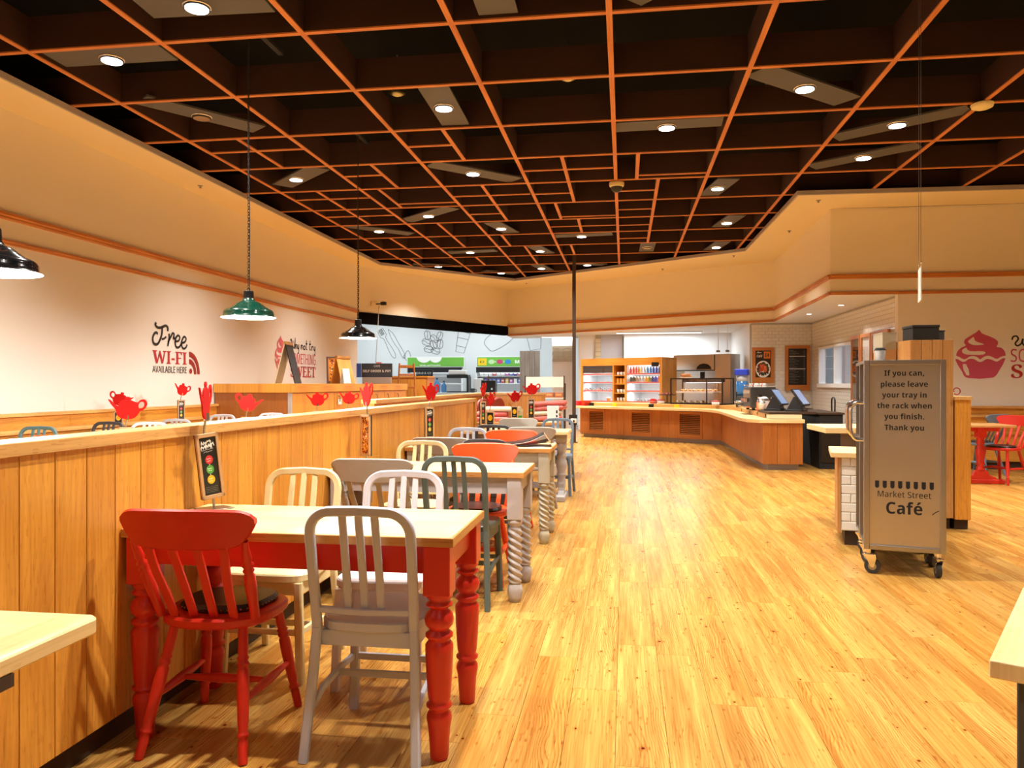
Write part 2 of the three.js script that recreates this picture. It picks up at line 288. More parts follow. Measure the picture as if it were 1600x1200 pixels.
// ------------------------------------------------------------------ ceiling: plaster border, timber grid, black deck
const OPEN = [[-5.42, 4.5], [-5.5, -17.0], [-2.86, -20.15], [2.45, -16.3], [2.48, -11.6], [8.5, -11.75], [8.5, 4.5]];
const OUT = [W0, W1, W2, W3, W4, W6, W7];
const X0 = -4.93, DX = 1.205, Z0 = -5.83, DZ = 1.2;
const ceiling = structGroup('ceiling');
{
  const holed = (out, inn) => { const s = poly(out); s.holes.push(new THREE.Path(inn.map(([x, z]) => new THREE.Vector2(x, -z)))); return s; };
  part('plaster_border', slab(holed(OUT, OPEN), 4.0, 4.045), M.plaster, ceiling);
  const shrink = (p, k) => { const c = [0, -7]; return p.map(([x, z]) => { const d = Math.hypot(x - c[0], z - c[1]); return [x + (c[0] - x) / d * k, z + (c[1] - z) / d * k]; }); };
  part('border_edge_trim', slab(holed(OPEN.map(([x, z]) => [x, z]), shrink(OPEN, .055)), 3.985, 4.045), M.greyTrim, ceiling);
  part('black_deck', bb(-6.3, 4.72, 5.4, 9.4, 4.82, -22.6), M.ceilingBlack, ceiling);
  part('black_upstand', [wallSeg(W0, W1, 4.045, 4.73), wallSeg(W1, W2, 4.045, 4.73), wallSeg(W2, W3, 4.045, 4.73), wallSeg(W3, W4, 4.045, 4.73), wallSeg(W4, W6, 4.045, 4.73), wallSeg(W6, W7, 4.045, 4.73), wallSeg(W7, W0, 4.045, 4.73)], M.ceilingBlack, ceiling);
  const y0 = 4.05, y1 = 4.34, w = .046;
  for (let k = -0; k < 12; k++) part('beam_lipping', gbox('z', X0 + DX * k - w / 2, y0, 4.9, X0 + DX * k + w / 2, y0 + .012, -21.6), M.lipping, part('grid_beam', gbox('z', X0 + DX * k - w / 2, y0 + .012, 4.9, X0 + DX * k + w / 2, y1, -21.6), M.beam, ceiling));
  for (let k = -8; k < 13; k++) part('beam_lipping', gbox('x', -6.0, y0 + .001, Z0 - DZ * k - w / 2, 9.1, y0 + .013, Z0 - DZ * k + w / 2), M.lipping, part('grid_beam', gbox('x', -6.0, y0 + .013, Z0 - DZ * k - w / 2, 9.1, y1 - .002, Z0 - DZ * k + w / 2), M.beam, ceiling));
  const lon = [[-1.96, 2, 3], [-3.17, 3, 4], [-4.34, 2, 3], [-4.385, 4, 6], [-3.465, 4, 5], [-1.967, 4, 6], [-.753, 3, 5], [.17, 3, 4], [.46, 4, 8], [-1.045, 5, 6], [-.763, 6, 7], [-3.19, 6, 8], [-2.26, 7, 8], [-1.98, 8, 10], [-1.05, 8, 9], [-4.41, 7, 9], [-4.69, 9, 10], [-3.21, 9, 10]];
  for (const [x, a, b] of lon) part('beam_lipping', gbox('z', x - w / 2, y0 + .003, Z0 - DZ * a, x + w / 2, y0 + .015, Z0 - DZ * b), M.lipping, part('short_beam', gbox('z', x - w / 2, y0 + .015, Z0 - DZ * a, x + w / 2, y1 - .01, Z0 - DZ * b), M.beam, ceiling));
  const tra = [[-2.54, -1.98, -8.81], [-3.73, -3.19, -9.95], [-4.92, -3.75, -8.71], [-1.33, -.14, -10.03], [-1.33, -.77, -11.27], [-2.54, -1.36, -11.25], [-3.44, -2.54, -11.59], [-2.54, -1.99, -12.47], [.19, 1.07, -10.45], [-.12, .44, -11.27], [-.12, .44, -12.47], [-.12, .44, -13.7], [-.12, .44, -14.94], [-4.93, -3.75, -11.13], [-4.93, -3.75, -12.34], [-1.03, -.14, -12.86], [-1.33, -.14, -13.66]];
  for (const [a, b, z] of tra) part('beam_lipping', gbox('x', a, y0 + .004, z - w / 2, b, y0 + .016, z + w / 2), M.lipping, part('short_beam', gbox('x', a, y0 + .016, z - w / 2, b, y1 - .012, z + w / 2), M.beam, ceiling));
}
// downlights on grey boards laid in the grid: [lamp x, z, board end a, board end b, lit, label words]
const lamps = [
  [-3.13, -5.34, [-3.55, -5.32], [-2.59, -5.36], 1, 'at the top edge, above the hanging chains'],
  [-4.36, -6.10, [-4.87, -6.05], [-3.81, -6.06], 1, 'nearest the top of the left wall'],
  [-4.37, -7.55, [-4.71, -7.03], [-3.97, -8.03], 0, 'unlit, on a slanted board near the left wall'],
  [-4.42, -10.02, [-4.78, -10.37], [-3.91, -9.57], 1, 'on a slanted board right of the green pendant chain'],
  [-1.80, -7.64, [-1.78, -7.10], [-1.80, -8.19], 1, 'on the lengthwise board in the upper middle'],
  [-1.98, -10.08, [-2.44, -9.60], [-1.47, -10.54], 1, 'on a slanted board below the lengthwise one'],
  [0.46, -8.57, [-0.10, -8.53], [1.04, -8.49], 1, 'on a crosswise board above the dome camera'],
  [1.69, -7.63, [1.18, -7.16], [2.19, -8.06], 1, 'on the slanted board in the upper right'],
  [2.91, -8.84, [2.37, -9.25], [3.48, -8.46], 1, 'on a slanted board left of the round detector'],
  [2.92, -10.06, [2.39, -10.45], [3.43, -9.66], 1, 'on the slanted board just above the right wall'],
  [1.32, -11.34, [1.23, -11.84], [1.42, -10.88], 1, 'on a short board above the counter bulkhead'],
  [-3.21, -12.51, [-3.72, -12.92], [-2.70, -12.03], 1, 'on a slanted board above the second hanging chain'],
  [-4.42, -13.63, [-4.90, -13.11], [-3.93, -14.06], 1, 'on the far slanted board by the left wall'],
  [-2.18, -13.72, [-2.27, -13.22], [-2.06, -14.20], 1, 'on a short lengthwise board in the far middle'],
  [-0.79, -14.65, [-1.30, -14.64], [-0.22, -14.55], 1, 'on a crosswise board above the dark pole'],
  [1.76, -13.79, [1.68, -14.32], [1.86, -13.25], 1, 'on the middle of three short boards by the bulkhead'],
  [1.86, -16.21, [1.78, -16.72], [1.93, -15.66], 1, 'on the farthest short board by the bulkhead'],
  [-3.22, -16.09, [-3.80, -16.17], [-2.66, -16.02], 1, 'on a far crosswise board left of the pole'],
  [-1.74, -16.15, [-1.82, -15.62], [-1.61, -16.56], 1, 'on a far short board just left of the pole'],
  [-1.97, -18.56, [-2.03, -18.06], [-1.84, -19.10], 1, 'on the farthest short board left of the pole'],
  [-4.35, -17.90, [-4.90, -17.60], [-3.80, -18.05], 1, 'on the far board in the left corner'],
  [-3.05, -19.20, [-3.45, -18.90], [-2.70, -19.50], 1, 'on the farthest board, in the corner of the ceiling'],
  [-0.85, -18.20, [-1.30, -17.90], [-0.45, -18.35], 1, 'on the far board just right of the pole'],
  [0.47, -16.08, [0.48, -15.59], [0.46, -16.77], 0, 'unlit, on a short board above the fridge cabinet'],
  [-.93, -5.1, [-.93, -4.68], [-.94, -5.78], 1, 'on a board cut by the top edge, left of centre'], [.49, -5.2, [.02, -5.7], [.98, -4.74], 1, 'on a board cut by the top edge, right of centre'],
  // over the seats outside the picture
  [-3.3, -2.9, [-3.7, -2.9], [-2.7, -2.9], 1, ''], [-.62, -2.66, [-1.1, -2.66], [-.2, -2.66], 1, ''], [.35, -2.9, [-.1, -2.9], [.85, -2.9], 1, ''], [4.1, -3.6, [3.6, -3.6], [4.6, -3.6], 1, ''], [4.2, -6.4, [3.7, -6.4], [4.7, -6.4], 1, ''],
  [-4.5, -.4, [-5, -.4], [-4, -.4], 1, ''], [.3, 1.4, [-.2, 1.4], [.8, 1.4], 1, ''], [6.4, -4.4, [5.9, -4.4], [6.9, -4.4], 1, ''], [6.4, -7.8, [5.9, -7.8], [6.9, -7.8], 1, ''], [5.7, -9.7, [5.2, -9.7], [6.2, -9.7], 1, ''], [5.4, -1.0, [4.9, -1], [5.9, -1], 1, ''], [-3.6, 2.4, [-4.1, 2.4], [-3.1, 2.4], 1, ''], [2.6, 2.6, [2.1, 2.6], [3.1, 2.6], 1, ''],
];
{
  const trimG = new THREE.TorusGeometry(.095, .011, 8, 28).rotateX(Math.PI / 2), faceG = new THREE.CylinderGeometry(.084, .084, .012, 28), canG = new THREE.CylinderGeometry(.086, .096, .026, 24);
  let out = 0;
  for (const [x, z, a, b, lit, where] of lamps) {
    const label = where ? (lit ? `lit downlight ${where}` : `round downlight ${where}`) : `round ceiling downlight in a grey board over the near seats`;
    const t = thing('ceiling_downlight', label, 'downlight', [x, 4.075, z], 0, 'ceiling downlights');
    const dx = b[0] - a[0], dz = b[1] - a[1], l = Math.hypot(dx, dz), mx = (a[0] + b[0]) / 2 - x, mz = (a[1] + b[1]) / 2 - z;
    part('mounting_board', box(l, .02, .30).rotateY(-Math.atan2(dz, dx)).translate(mx, .012, mz), M.lightPanel, t);
    part('trim_ring', trimG, M.chrome, t);
    part('lamp_can', canG.clone().translate(0, -.004, 0), M.blackMatt, t);
    if (lit) {
      part('lamp_face', faceG.clone().translate(0, -.018, 0), M.lamp, t);
      const s = new THREE.SpotLight(WARM, DOWN, 0, 1.0, 1.0, 2); s.position.set(0, -.04, 0); s.target.position.set(0, -4, 0); s.castShadow = true; s.shadow.radius = 2.2; t.add(s, s.target);
    } else part('lamp_face', faceG.clone().translate(0, -.018, 0), M.chrome, t);
  }
}
// small ceiling fittings
{
  const t = thing('security_camera', 'white dome camera under a ceiling beam in the middle', 'camera', [-.10, 4.05, -10.72]);
  part('base', lathe([[0, 0], [.10, 0], [.105, -.02], [.10, -.055], [.085, -.07], [0, -.07]]), M.cream, t);
  part('dome', lathe([[.08, -.068], [.072, -.105], [.045, -.135], [0, -.145]]), M.black, t);
  const d = thing('smoke_detector', 'round cream detector at a beam crossing on the upper right', 'detector', [3.5, 4.05, -8.23]);
  part('base', lathe([[0, 0], [.10, 0], [.105, -.015], [0, -.02]]), M.cream, d); part('cover', lathe([[.10, -.018], [.095, -.04], [.06, -.055], [0, -.058]]), M.cream, d);
  for (const [x, z, w] of [[-.55, -7.7, 'in the upper middle'], [-1.15, -12.2, 'above the far tables'], [-2.35, -7.85, 'left of the lengthwise light board'], [1.45, -8.3, 'beside the slanted light board']]) {
    const q = thing('sprinkler_rose', `small pale sprinkler fitting ${w}`, 'sprinkler', [x, 4.72, z], 0, 'ceiling sprinklers');
    part('drop_pipe', cyl(V(0, -.4, 0), V(0, 0, 0), .008, .008, 8), M.greyMetal, q); part('rose', lathe([[0, -.43], [.03, -.425], [.085, -.40], [0, -.395]], 16), M.cream, q);
  }
  const spr = [[-5.75, -9.9, 'on the left border'], [2.85, -12.0, 'by the right-hand corner'], [2.9, -14.3, 'above the counter'], [2.3, -16.9, 'on the far bend'], [.9, -18.6, 'over the fridge cabinet'], [-2.6, -20.7, 'in the far corner']];
  for (const [x, z, w] of spr) { const q = thing('ceiling_spotlet', `tiny sprinkler head in the plaster border ${w}`, 'sprinkler', [x, 4.0, z], 0, 'border sprinkler heads'); part('collar', lathe([[0, 0], [.035, 0], [.03, -.008], [0, -.008]], 16), M.greyTrim, q); part('nozzle', lathe([[.012, -.006], [.012, -.03], [.022, -.034], [0, -.036]], 12), M.greyMetal, q); }
}

// ------------------------------------------------------------------ timber partitions
function boards(parent, a, b, y0, y1, w, m, name = 'board', depth = .018) {   // vertical boards along a line, their faces to the right of a->b turned left
  const dx = b[0] - a[0], dz = b[1] - a[1], l = Math.hypot(dx, dz), th = -Math.atan2(dz, dx), n = Math.max(1, Math.round(l / w)), ww = l / n;
  for (let i = 0; i < n; i++) { const q = grain(rbox(ww - .0035, y1 - y0, depth, i * ww + ww / 2, (y0 + y1) / 2, depth / 2, .0018), 'y', 2, 1, R(), R()); const p = part(name, q, m, parent); p.rotation.y = th; p.position.set(a[0], 0, a[1]); }
}
{
  const t = thing('timber_partition', 'long low timber partition of upright boards behind the near tables', 'partition', [-1.84, 0, -3.7]);
  const loc = (x, z) => [x + 1.84, z + 3.7];
  part('core', bb(-.06, .10, 5.6, .045, 1.065, -5.42), M.oak, t);
  part('plinth', gbox('z', -.03, 0, 5.6, .015, .10, -5.42), M.dark, t);
  boards(t, loc(-1.797, 1.88), loc(-1.797, -9.09), .10, 1.065, .1465, M.beech);
  part('top_rail', gbox('z', -.062, 1.065, 5.62, .075, 1.108, -5.43, .004), M.cap, t);
  part('end_post', gbox('y', -.062, 0, -5.43, .075, 1.108, -5.53, .004), M.beech, t);
}
{
  const t = thing('timber_partition', 'far L-shaped timber partition behind the piled cushions', 'partition', [-2.4, 0, -10]);
  part('side_core', bb(-.06, 0, 2.9, .05, 1.09, -3.1), M.beech, t); part('side_rail', gbox('z', -.08, 1.09, 2.9, .07, 1.13, -3.17, .004), M.cap, t);
  part('end_core', bb(.05, 0, -3.04, 1.07, 1.09, -3.16), M.beech, t); part('end_rail', gbox('x', .07, 1.09, -3.02, 1.09, 1.13, -3.18, .004), M.cap, t);
  boards(t, [.05, -3.04], [1.07, -3.04], .06, 1.085, .25, M.beech, 'end_board', .015);
}

// ------------------------------------------------------------------ chairs
// slat-back metal-style chair, front towards +z, origin under the seat
const A = (() => {
  const o = {};
  const seat = []; for (let i = 0; i < 40; i++) { const t = i / 40 * Math.PI * 2, cx = Math.cos(t), sy = Math.sin(t), k = 4.2, q = Math.pow(Math.abs(cx), 2 / k) * Math.sign(cx), p = Math.pow(Math.abs(sy), 2 / k) * Math.sign(sy); seat.push([q * (.192 - .012 * -p), p * .195]); }
  const sg = slab(shapeOf(seat.map(([x, y]) => [x, -y])), .425, .462, .006);
  { const p = sg.attributes.position; for (let i = 0; i < p.count; i++) { const x = p.getX(i), y = p.getY(i), z = p.getZ(i); if (y > .44) p.setY(i, y - .010 * Math.max(0, 1 - (x * x + z * z) / .03)); } }
  o.seat = sg;
  o.apron = [rbox(.335, .055, .018, 0, .40, -.172, .003), rbox(.335, .055, .018, 0, .40, .172, .003), rbox(.018, .055, .33, -.165, .40, 0, .003), rbox(.018, .055, .33, .165, .40, 0, .003)];
  o.apron = join(o.apron);
  const lean = (y) => -.195 - .075 * Math.max(0, (y - .46)) / .41;
  const U = [V(-.172, .44, lean(.44)), V(-.174, .56, lean(.56)), V(-.176, .70, lean(.70)), V(-.176, .775, lean(.775))];
  for (let i = 1; i <= 12; i++) { const a = i / 12 * Math.PI / 2; U.push(V(-.176 + .078 * (1 - Math.cos(a)), .775 + .078 * Math.sin(a), lean(.775 + .078 * Math.sin(a)))); }
  const U2 = U.map((p) => V(-p.x, p.y, p.z)).reverse();
  o.back_frame = sweep([...U, V(0, .857, lean(.857) - .008), ...U2], V(0, 0, 1), .033, .024);
  o.slats = [-1, 0, 1].map((k) => sweep([V(k * .058, .50, lean(.5) + .004), V(k * .058, .62, lean(.62) + .006), V(k * .057, .74, lean(.74) + .002), V(k * .056, .845, lean(.845) - .004)], V(0, 0, 1), .027, .012));
  o.rail = sweep([V(-.165, .505, lean(.505)), V(0, .503, lean(.505) - .01), V(.165, .505, lean(.505))], V(0, 0, 1), .022, .02);
  o.rear = [-1, 1].map((s) => sweep([V(s * .196, 0, -.262), V(s * .188, .15, -.235), V(s * .180, .30, -.208), V(s * .173, .44, -.195)], V(0, 0, 1), .032, .028));
  o.front = [-1, 1].map((s) => sweep([V(s * .178, 0, .188), V(s * .170, .22, .180), V(s * .162, .425, .172)], V(0, 0, 1), .034, .034));
  o.side = [-1, 1].map((s) => sweep([V(s * .186, .155, -.235), V(s * .184, .20, -.12), V(s * .178, .215, .03), V(s * .173, .215, .178)], V(1, 0, 0), .026, .016));
  o.cross = [rbox(.345, .026, .016, 0, .213, .175, .003), rbox(.352, .026, .016, 0, .205, .02, .003)];
  return o;
})();
function chairA(mat, x, z, turn, label, group) {
  const t = thing('slat_back_chair', label, 'chair', [x, 0, z], turn, group);
  part('seat', A.seat, mat, t); part('seat_apron', A.apron, mat, t); part('back_frame', A.back_frame, mat, t); for (const g of A.slats) part('slat', g, mat, t); part('lower_back_rail', A.rail, mat, t);
  for (const g of A.rear) part('leg', g, mat, t); for (const g of A.front) part('leg', g, mat, t); for (const g of A.side) part('stretcher', g, mat, t); for (const g of A.cross) part('stretcher', g, mat, t); return t;
}
// farmhouse chair with a broad curved crest, splats and turned legs
const B = (() => {
  const o = {};
  const bow = (x) => -.262 - .05 * (1 - (x / .235) ** 2);   // the crest bows backwards in the middle
  { const pts = [[-.232, .80], [-.236, .835], [-.205, .858], [-.12, .866], [0, .868], [.12, .866], [.205, .858], [.236, .835], [.232, .80], [.215, .775], [.198, .75], [.175, .735], [.09, .728], [0, .726], [-.09, .728], [-.175, .735], [-.198, .75], [-.215, .775]];
    const g = new THREE.BufferGeometry(), P = [], nx = 36, row = (x) => { let lo = 9, hi = 0; const c = new THREE.CatmullRomCurve3(pts.map(([a, b]) => V(a, b, 0)), true, 'centripetal').getPoints(260); for (let i = 0; i < 260; i++) { const p = c[i], q = c[i + 1]; if ((p.x - x) * (q.x - x) <= 0 && p.x !== q.x) { const y = p.y + (q.y - p.y) * (x - p.x) / (q.x - p.x); lo = Math.min(lo, y); hi = Math.max(hi, y); } } return [lo, hi]; };
    const cols = []; for (let i = 0; i <= nx; i++) { const x = -.2355 + .471 * i / nx, [lo, hi] = row(x), zc = bow(x), d = .012, ys = [lo, lo + .006, hi - .006, hi]; if (hi - lo < .014) { ys[1] = lo + (hi - lo) * .4; ys[2] = lo + (hi - lo) * .6; }
      const tilt = (y) => -(y - .73) * .18; cols.push([[x, ys[0], zc + tilt(ys[0])], [x, ys[1], zc - d + tilt(ys[1])], [x, ys[2], zc - d + tilt(ys[2])], [x, ys[3], zc + tilt(ys[3])], [x, ys[2], zc + d + tilt(ys[2])], [x, ys[1], zc + d + tilt(ys[1])]]); }
    for (let i = 0; i < nx; i++) for (let j = 0; j < 6; j++) { const a = cols[i][j], b = cols[i][(j + 1) % 6], c = cols[i + 1][(j + 1) % 6], d = cols[i + 1][j]; P.push(...a, ...b, ...c, ...a, ...c, ...d); }
    for (const c of [cols[0], cols[nx]]) for (let j = 1; j < 5; j++) P.push(...c[0], ...c[j], ...c[j + 1]);
    g.setAttribute('position', new THREE.Float32BufferAttribute(P, 3)); g.computeVertexNormals(); o.crest = flat(g); }
  o.splats = [-1.5, -.5, .5, 1.5].map((k) => sweep([V(k * .072, .465, -.165), V(k * .076, .56, -.215), V(k * .083, .65, -.262), V(k * .088, .74, bow(k * .088) - .0)], V(0, .2, 1), .030, .012, 12));
  const post = [[.008, 0], [.017, .02], [.018, .25], [.021, .42], [.020, .56], [.013, .60], [.020, .63], [.012, .66], [.021, .70], [.012, .73], [.017, .78], [.013, .9], [.012, 1]];
  o.posts = [-1, 1].map((s) => turned(V(s * .172, .455, -.135), V(s * .196, .755, bow(.196) + .0), post, 14));
  const seat = []; for (let i = 0; i < 48; i++) { const t = i / 48 * Math.PI * 2, x = Math.cos(t), y = Math.sin(t); seat.push([x * (.205 + .012 * y) * (1 + .10 * Math.sin(2 * t) ** 2), y * .20 * (1 + .07 * Math.sin(2 * t) ** 2)]); }
  o.seat = slab(shapeOf(seat.map(([x, z]) => [x, -z])), .425, .462, .008);
  o.pad = slab(shapeOf(seat.map(([x, z]) => [x * .80, -z * .78 - .025])), .455, .484, .012);
  { const p = o.pad.attributes.position; for (let i = 0; i < p.count; i++) { const x = p.getX(i), y = p.getY(i), z = p.getZ(i); if (y > .47) p.setY(i, y + .014 * Math.max(0, 1 - (x * x + z * z) / .028)); } o.pad.computeVertexNormals(); }
  const st = []; for (let i = 0; i < 46; i++) { const q = seat[Math.floor(i * 48 / 46)]; st.push(new THREE.OctahedronGeometry(.0045).translate(q[0] * .80, .474, q[1] * .78 + .025)); } o.studs = join(st);
  const leg = [[.012, 0], [.016, .01], [.017, .16], [.013, .18], [.020, .195], [.020, .21], [.015, .225], [.019, .30], [.022, .55], [.021, .66], [.016, .68], [.021, .70], [.021, .715], [.016, .73], [.021, .75], [.016, .77], [.018, .80], [.016, 1]];
  o.rear = [-1, 1].map((s) => turned(V(s * .185, 0, -.265), V(s * .125, .43, -.13), leg));
  o.front = [-1, 1].map((s) => turned(V(s * .195, 0, .215), V(s * .140, .43, .135), leg));
  const str = [[.008, 0], [.010, .05], [.017, .42], [.018, .5], [.017, .58], [.010, .95], [.008, 1]];
  o.str = [...[-1, 1].map((s) => turned(V(s * .163, .19, -.205), V(s * .171, .19, .18), str, 10)), turned(V(-.166, .19, -.01), V(.166, .19, -.01), str, 10)];
  return o;
})();
function chairB(mat, padMat, x, z, turn, label, group, studs = false) {
  const t = thing('farmhouse_chair', label, 'chair', [x, 0, z], turn, group);
  part('crest_rail', B.crest, mat, t); for (const g of B.splats) part('splat', g, mat, t); for (const g of B.posts) part('turned_post', g, mat, t);
  part('seat', B.seat, mat, t); const p = part('seat_pad', B.pad, padMat, t); if (studs) part('stud_trim', B.studs, M.chrome, p).userData.kind = 'stuff';
  for (const g of B.rear) part('leg', g, mat, t); for (const g of B.front) part('leg', g, mat, t); for (const g of B.str) part('stretcher', g, mat, t); return t;
}
const PI = Math.PI;
// near row
const nearRow = 'chairs at the near row of tables';
chairB(M.red, M.leatherBlack, -1.465, -2.70, PI + .05, 'red farmhouse chair with studded dark seat pad in the left foreground', nearRow, true);
chairA(M.silver, -.878, -2.752, PI, 'pale silver slat-back chair in the foreground at the red table', nearRow);
chairA(M.cream, -1.545, -3.33, 0, 'cream slat-back chair on the far side of the red table', nearRow);
chairA(M.white2, -1.02, -3.28, .03, 'white slat-back chair on the far side of the red table', nearRow);
chairB(M.taupe, M.leatherBlack, -1.40, -4.47, PI, 'taupe farmhouse chair behind the cream chair, at the lilac table', nearRow);
chairA(M.green, -.945, -4.56, PI - .04, 'dark green slat-back chair at the front of the lilac table', nearRow);
chairA(M.cream, -1.44, -5.18, 0, 'cream slat-back chair on the far side of the lilac table', nearRow);
chairB(M.orange, M.leatherBlack, -.955, -5.02, 0, 'bright orange farmhouse chair on the far side of the lilac table', nearRow);
chairB(M.taupe, M.leatherBlack, -1.42, -6.20, PI, 'taupe farmhouse chair at the stone-coloured table', nearRow);
chairA(M.charcoal, -1.03, -5.95, PI, 'charcoal slat-back chair right behind the orange chair', nearRow);
chairA(M.silver, -1.45, -6.87, 0, 'light grey slat-back chair on the far side of the stone-coloured table', nearRow);
chairB(M.orange, M.leatherBlack, -1.0, -6.60, 0, 'orange-red farmhouse chair next to the open magazine', nearRow);
chairB(M.taupe, M.leatherBlack, -.885, -7.74, PI, 'taupe farmhouse chair behind the magazine, at the pedestal table', nearRow);
chairA(M.charcoal, -1.30, -7.95, PI, 'charcoal slat-back chair at the front of the pedestal table', nearRow);
chairB(M.taupe, M.leatherBlack, -1.26, -8.97, 0, 'grey-taupe farmhouse chair on the far side of the pedestal table', nearRow);
chairA(M.blueGrey, -.785, -9.0, 0, 'blue-grey slat-back chair at the aisle end of the pedestal table', nearRow);
// row along the left wall, seen over the partition
const wallRow = 'chairs along the left wall';
chairA(M.white2, -5.5, -5.5, PI + .1, 'white slat-back chair at the left edge, over the partition', wallRow);
chairA(M.teal, -5.58, -6.5, .1, 'dark teal slat-back chair near the left edge, over the partition', wallRow);
chairB(M.orange, M.leatherBlack, -4.55, -5.98, PI, 'orange farmhouse chair seen just over the partition on the left', wallRow);
chairA(M.charcoal, -5.55, -7.45, 0, 'charcoal slat-back chair left of the big red teapot', wallRow);
chairA(M.white2, -4.95, -7.45, .4, 'white slat-back chair right under the big red teapot', wallRow);
chairA(M.silver, -5.2, -8.7, PI, 'silver slat-back chair right of the big red teapot', wallRow);
chairA(M.white2, -5.35, -9.5, 0, 'white slat-back chair behind the silver one by the left wall', wallRow);
chairA(M.silver, -4.35, -9.9, .2, 'silver slat-back chair left of the third teapot sign', wallRow);
chairA(M.white2, -4.9, -10.15, .2, 'white slat-back chair close to the order counter', wallRow);
// far right corner
chairB(M.red, M.leatherBlack, 4.86, -10.86, -.95, 'red farmhouse chair at the red pedestal table by the right wall', 'chairs in the right corner');
chairB(M.blueGrey, M.leatherBlack, 4.95, -11.75, -2.6, 'blue-grey farmhouse chair behind the red one in the right corner', 'chairs in the right corner');

// ------------------------------------------------------------------ tables
const redLeg = [[.026, 0], [.031, .008], [.034, .06], [.038, .11], [.044, .14], [.042, .155], [.034, .168], [.034, .174], [.044, .182], [.044, .190], [.035, .198], [.039, .215], [.044, .28], [.048, .37], [.048, .392], [.038, .405], [.037, .412], [.047, .420], [.047, .430], [.033, .440], [.035, .446], [.047, .460], [.051, .478], [.045, .498], [.031, .512], [.031, .518], [.046, .526], [.046, .534], [.034, .542], [.046, .556], [.046, .57]];
function twistLeg(H0) {   // barley twist between a round foot and a square block
  const N = 30, K = 96, P = [], I = [], y0 = .115, y1 = H0 - .005;
  for (let k = 0; k <= K; k++) for (let i = 0; i < N; i++) { const y = y0 + (y1 - y0) * k / K, a = i / N * PI * 2, e = Math.min(1, Math.min(k, K - k) / 6), r = .038 + .0065 * e * Math.cos(3 * (a - (y - y0) * 50)); P.push(r * Math.cos(a), y, r * Math.sin(a)); }
  for (let k = 0; k < K; k++) for (let i = 0; i < N; i++) { const a = k * N + i, b = k * N + (i + 1) % N, c = b + N, d = a + N; I.push(a, c, b, a, d, c); }
  const g = new THREE.BufferGeometry(); g.setAttribute('position', new THREE.Float32BufferAttribute(P, 3)); g.setIndex(I); g.computeVertexNormals();
  return join([flat(g), lathe([[0, 0], [.034, 0], [.040, .03], [.047, .065], [.043, .09], [.034, .105], [.030, .115], [.036, .12]], 24), lathe([[.036, y1 - .002], [.030, y1 + .008], [.044, y1 + .03], [.044, y1 + .036], [.038, y1 + .05]], 24)]);
}
const TW = twistLeg(.44);
function rectTable(x0, x1, z0, z1, mat, style, label, name = 'dining_table') {   // z0 = near edge, z1 = far edge (more negative)
  const cx = (x0 + x1) / 2, cz = (z0 + z1) / 2, t = thing(name, label, 'table', [cx, 0, cz]), w = x1 - x0, d = z0 - z1;
  part('tabletop', grain(rbox(w - .016, .032, d - .016, 0, .749, 0, .002), 'x', 2, 1, R(), R()), M.top, t);
  for (const q of [-1, 1]) { part('edge_band', grain(rbox(w, .031, .01, 0, .748, q * (d / 2 - .005), .002), 'x', 2, 1, R(), R()), M.edge, t); part('edge_band', grain(rbox(.01, .031, d - .018, q * (w / 2 - .005), .748, 0, .002), 'z', 2, 1, R(), R()), M.edge, t); }
  const ix = w / 2 - .06, iz = d / 2 - .055, a0 = .635;
  part('apron', [box(2 * ix - .07, .098, .018, 0, .684, iz + .012), box(2 * ix - .07, .098, .018, 0, .684, -iz - .012), box(.018, .098, 2 * iz - .07, ix + .012, .684, 0), box(.018, .098, 2 * iz - .07, -ix - .012, .684, 0)], mat, t);
  for (const sx of [-1, 1]) for (const sz of [-1, 1]) {
    const g = style === 'twist' ? [TW, rbox(.086, .735 - .485, .086, 0, (.735 + .485) / 2, 0, .006)] : [lathe(redLeg, 28), rbox(.094, .17, .094, 0, .648, 0, .006)];
    part('leg', g, mat, t).position.set(sx * ix, 0, sz * iz);
  }
  return t;
}
rectTable(-1.775, -.565, -2.53, -3.115, M.red, 'turned', 'red table with turned legs and pale wood top in the foreground');
rectTable(-1.775, -.575, -4.46, -5.03, M.lilac, 'twist', 'lilac-grey table with barley-twist legs, second in the near row');
rectTable(-1.775, -.575, -6.13, -6.72, M.stone, 'twist', 'stone-coloured table with barley-twist legs carrying the open magazine');
{ // pedestal table
  const t = thing('dining_table', 'grey trestle table with turned end columns, fourth in the near row', 'table', [-1.19, 0, -8.63]);
  part('tabletop', grain(rbox(1.19, .034, .60, 0, .748, 0, .004), 'x', 2, 1, R(), R()), M.top, t);
  part('underframe', [box(.95, .07, .06, 0, .697, 0)], M.grey, t);
  for (const s of [-1, 1]) { part('column', [lathe([[.04, .12], [.046, .14], [.05, .2], [.04, .24], [.055, .26], [.055, .28], [.045, .30], [.06, .36], [.062, .42], [.045, .45], [.056, .47], [.056, .49], [.046, .51], [.06, .57], [.062, .6], [.055, .64]].map(([r, y]) => [r, y]), 20), rbox(.12, .12, .12, 0, .69, 0, .006)], M.grey, t).position.set(s * .50, 0, 0);
    part('foot', [rbox(.11, .06, .50, s * .50, .03, 0, .01), extrude(shapeOf([[-.16, .05], [.16, .05], [.06, .10], [.045, .2], [-.045, .2], [-.06, .10]], [], 3), .07, .006).rotateY(PI / 2).translate(s * .50 - .035, 0, 0)], M.grey, t); }
  part('stretcher', rbox(.9, .07, .03, 0, .15, 0, .005), M.grey, t);
}
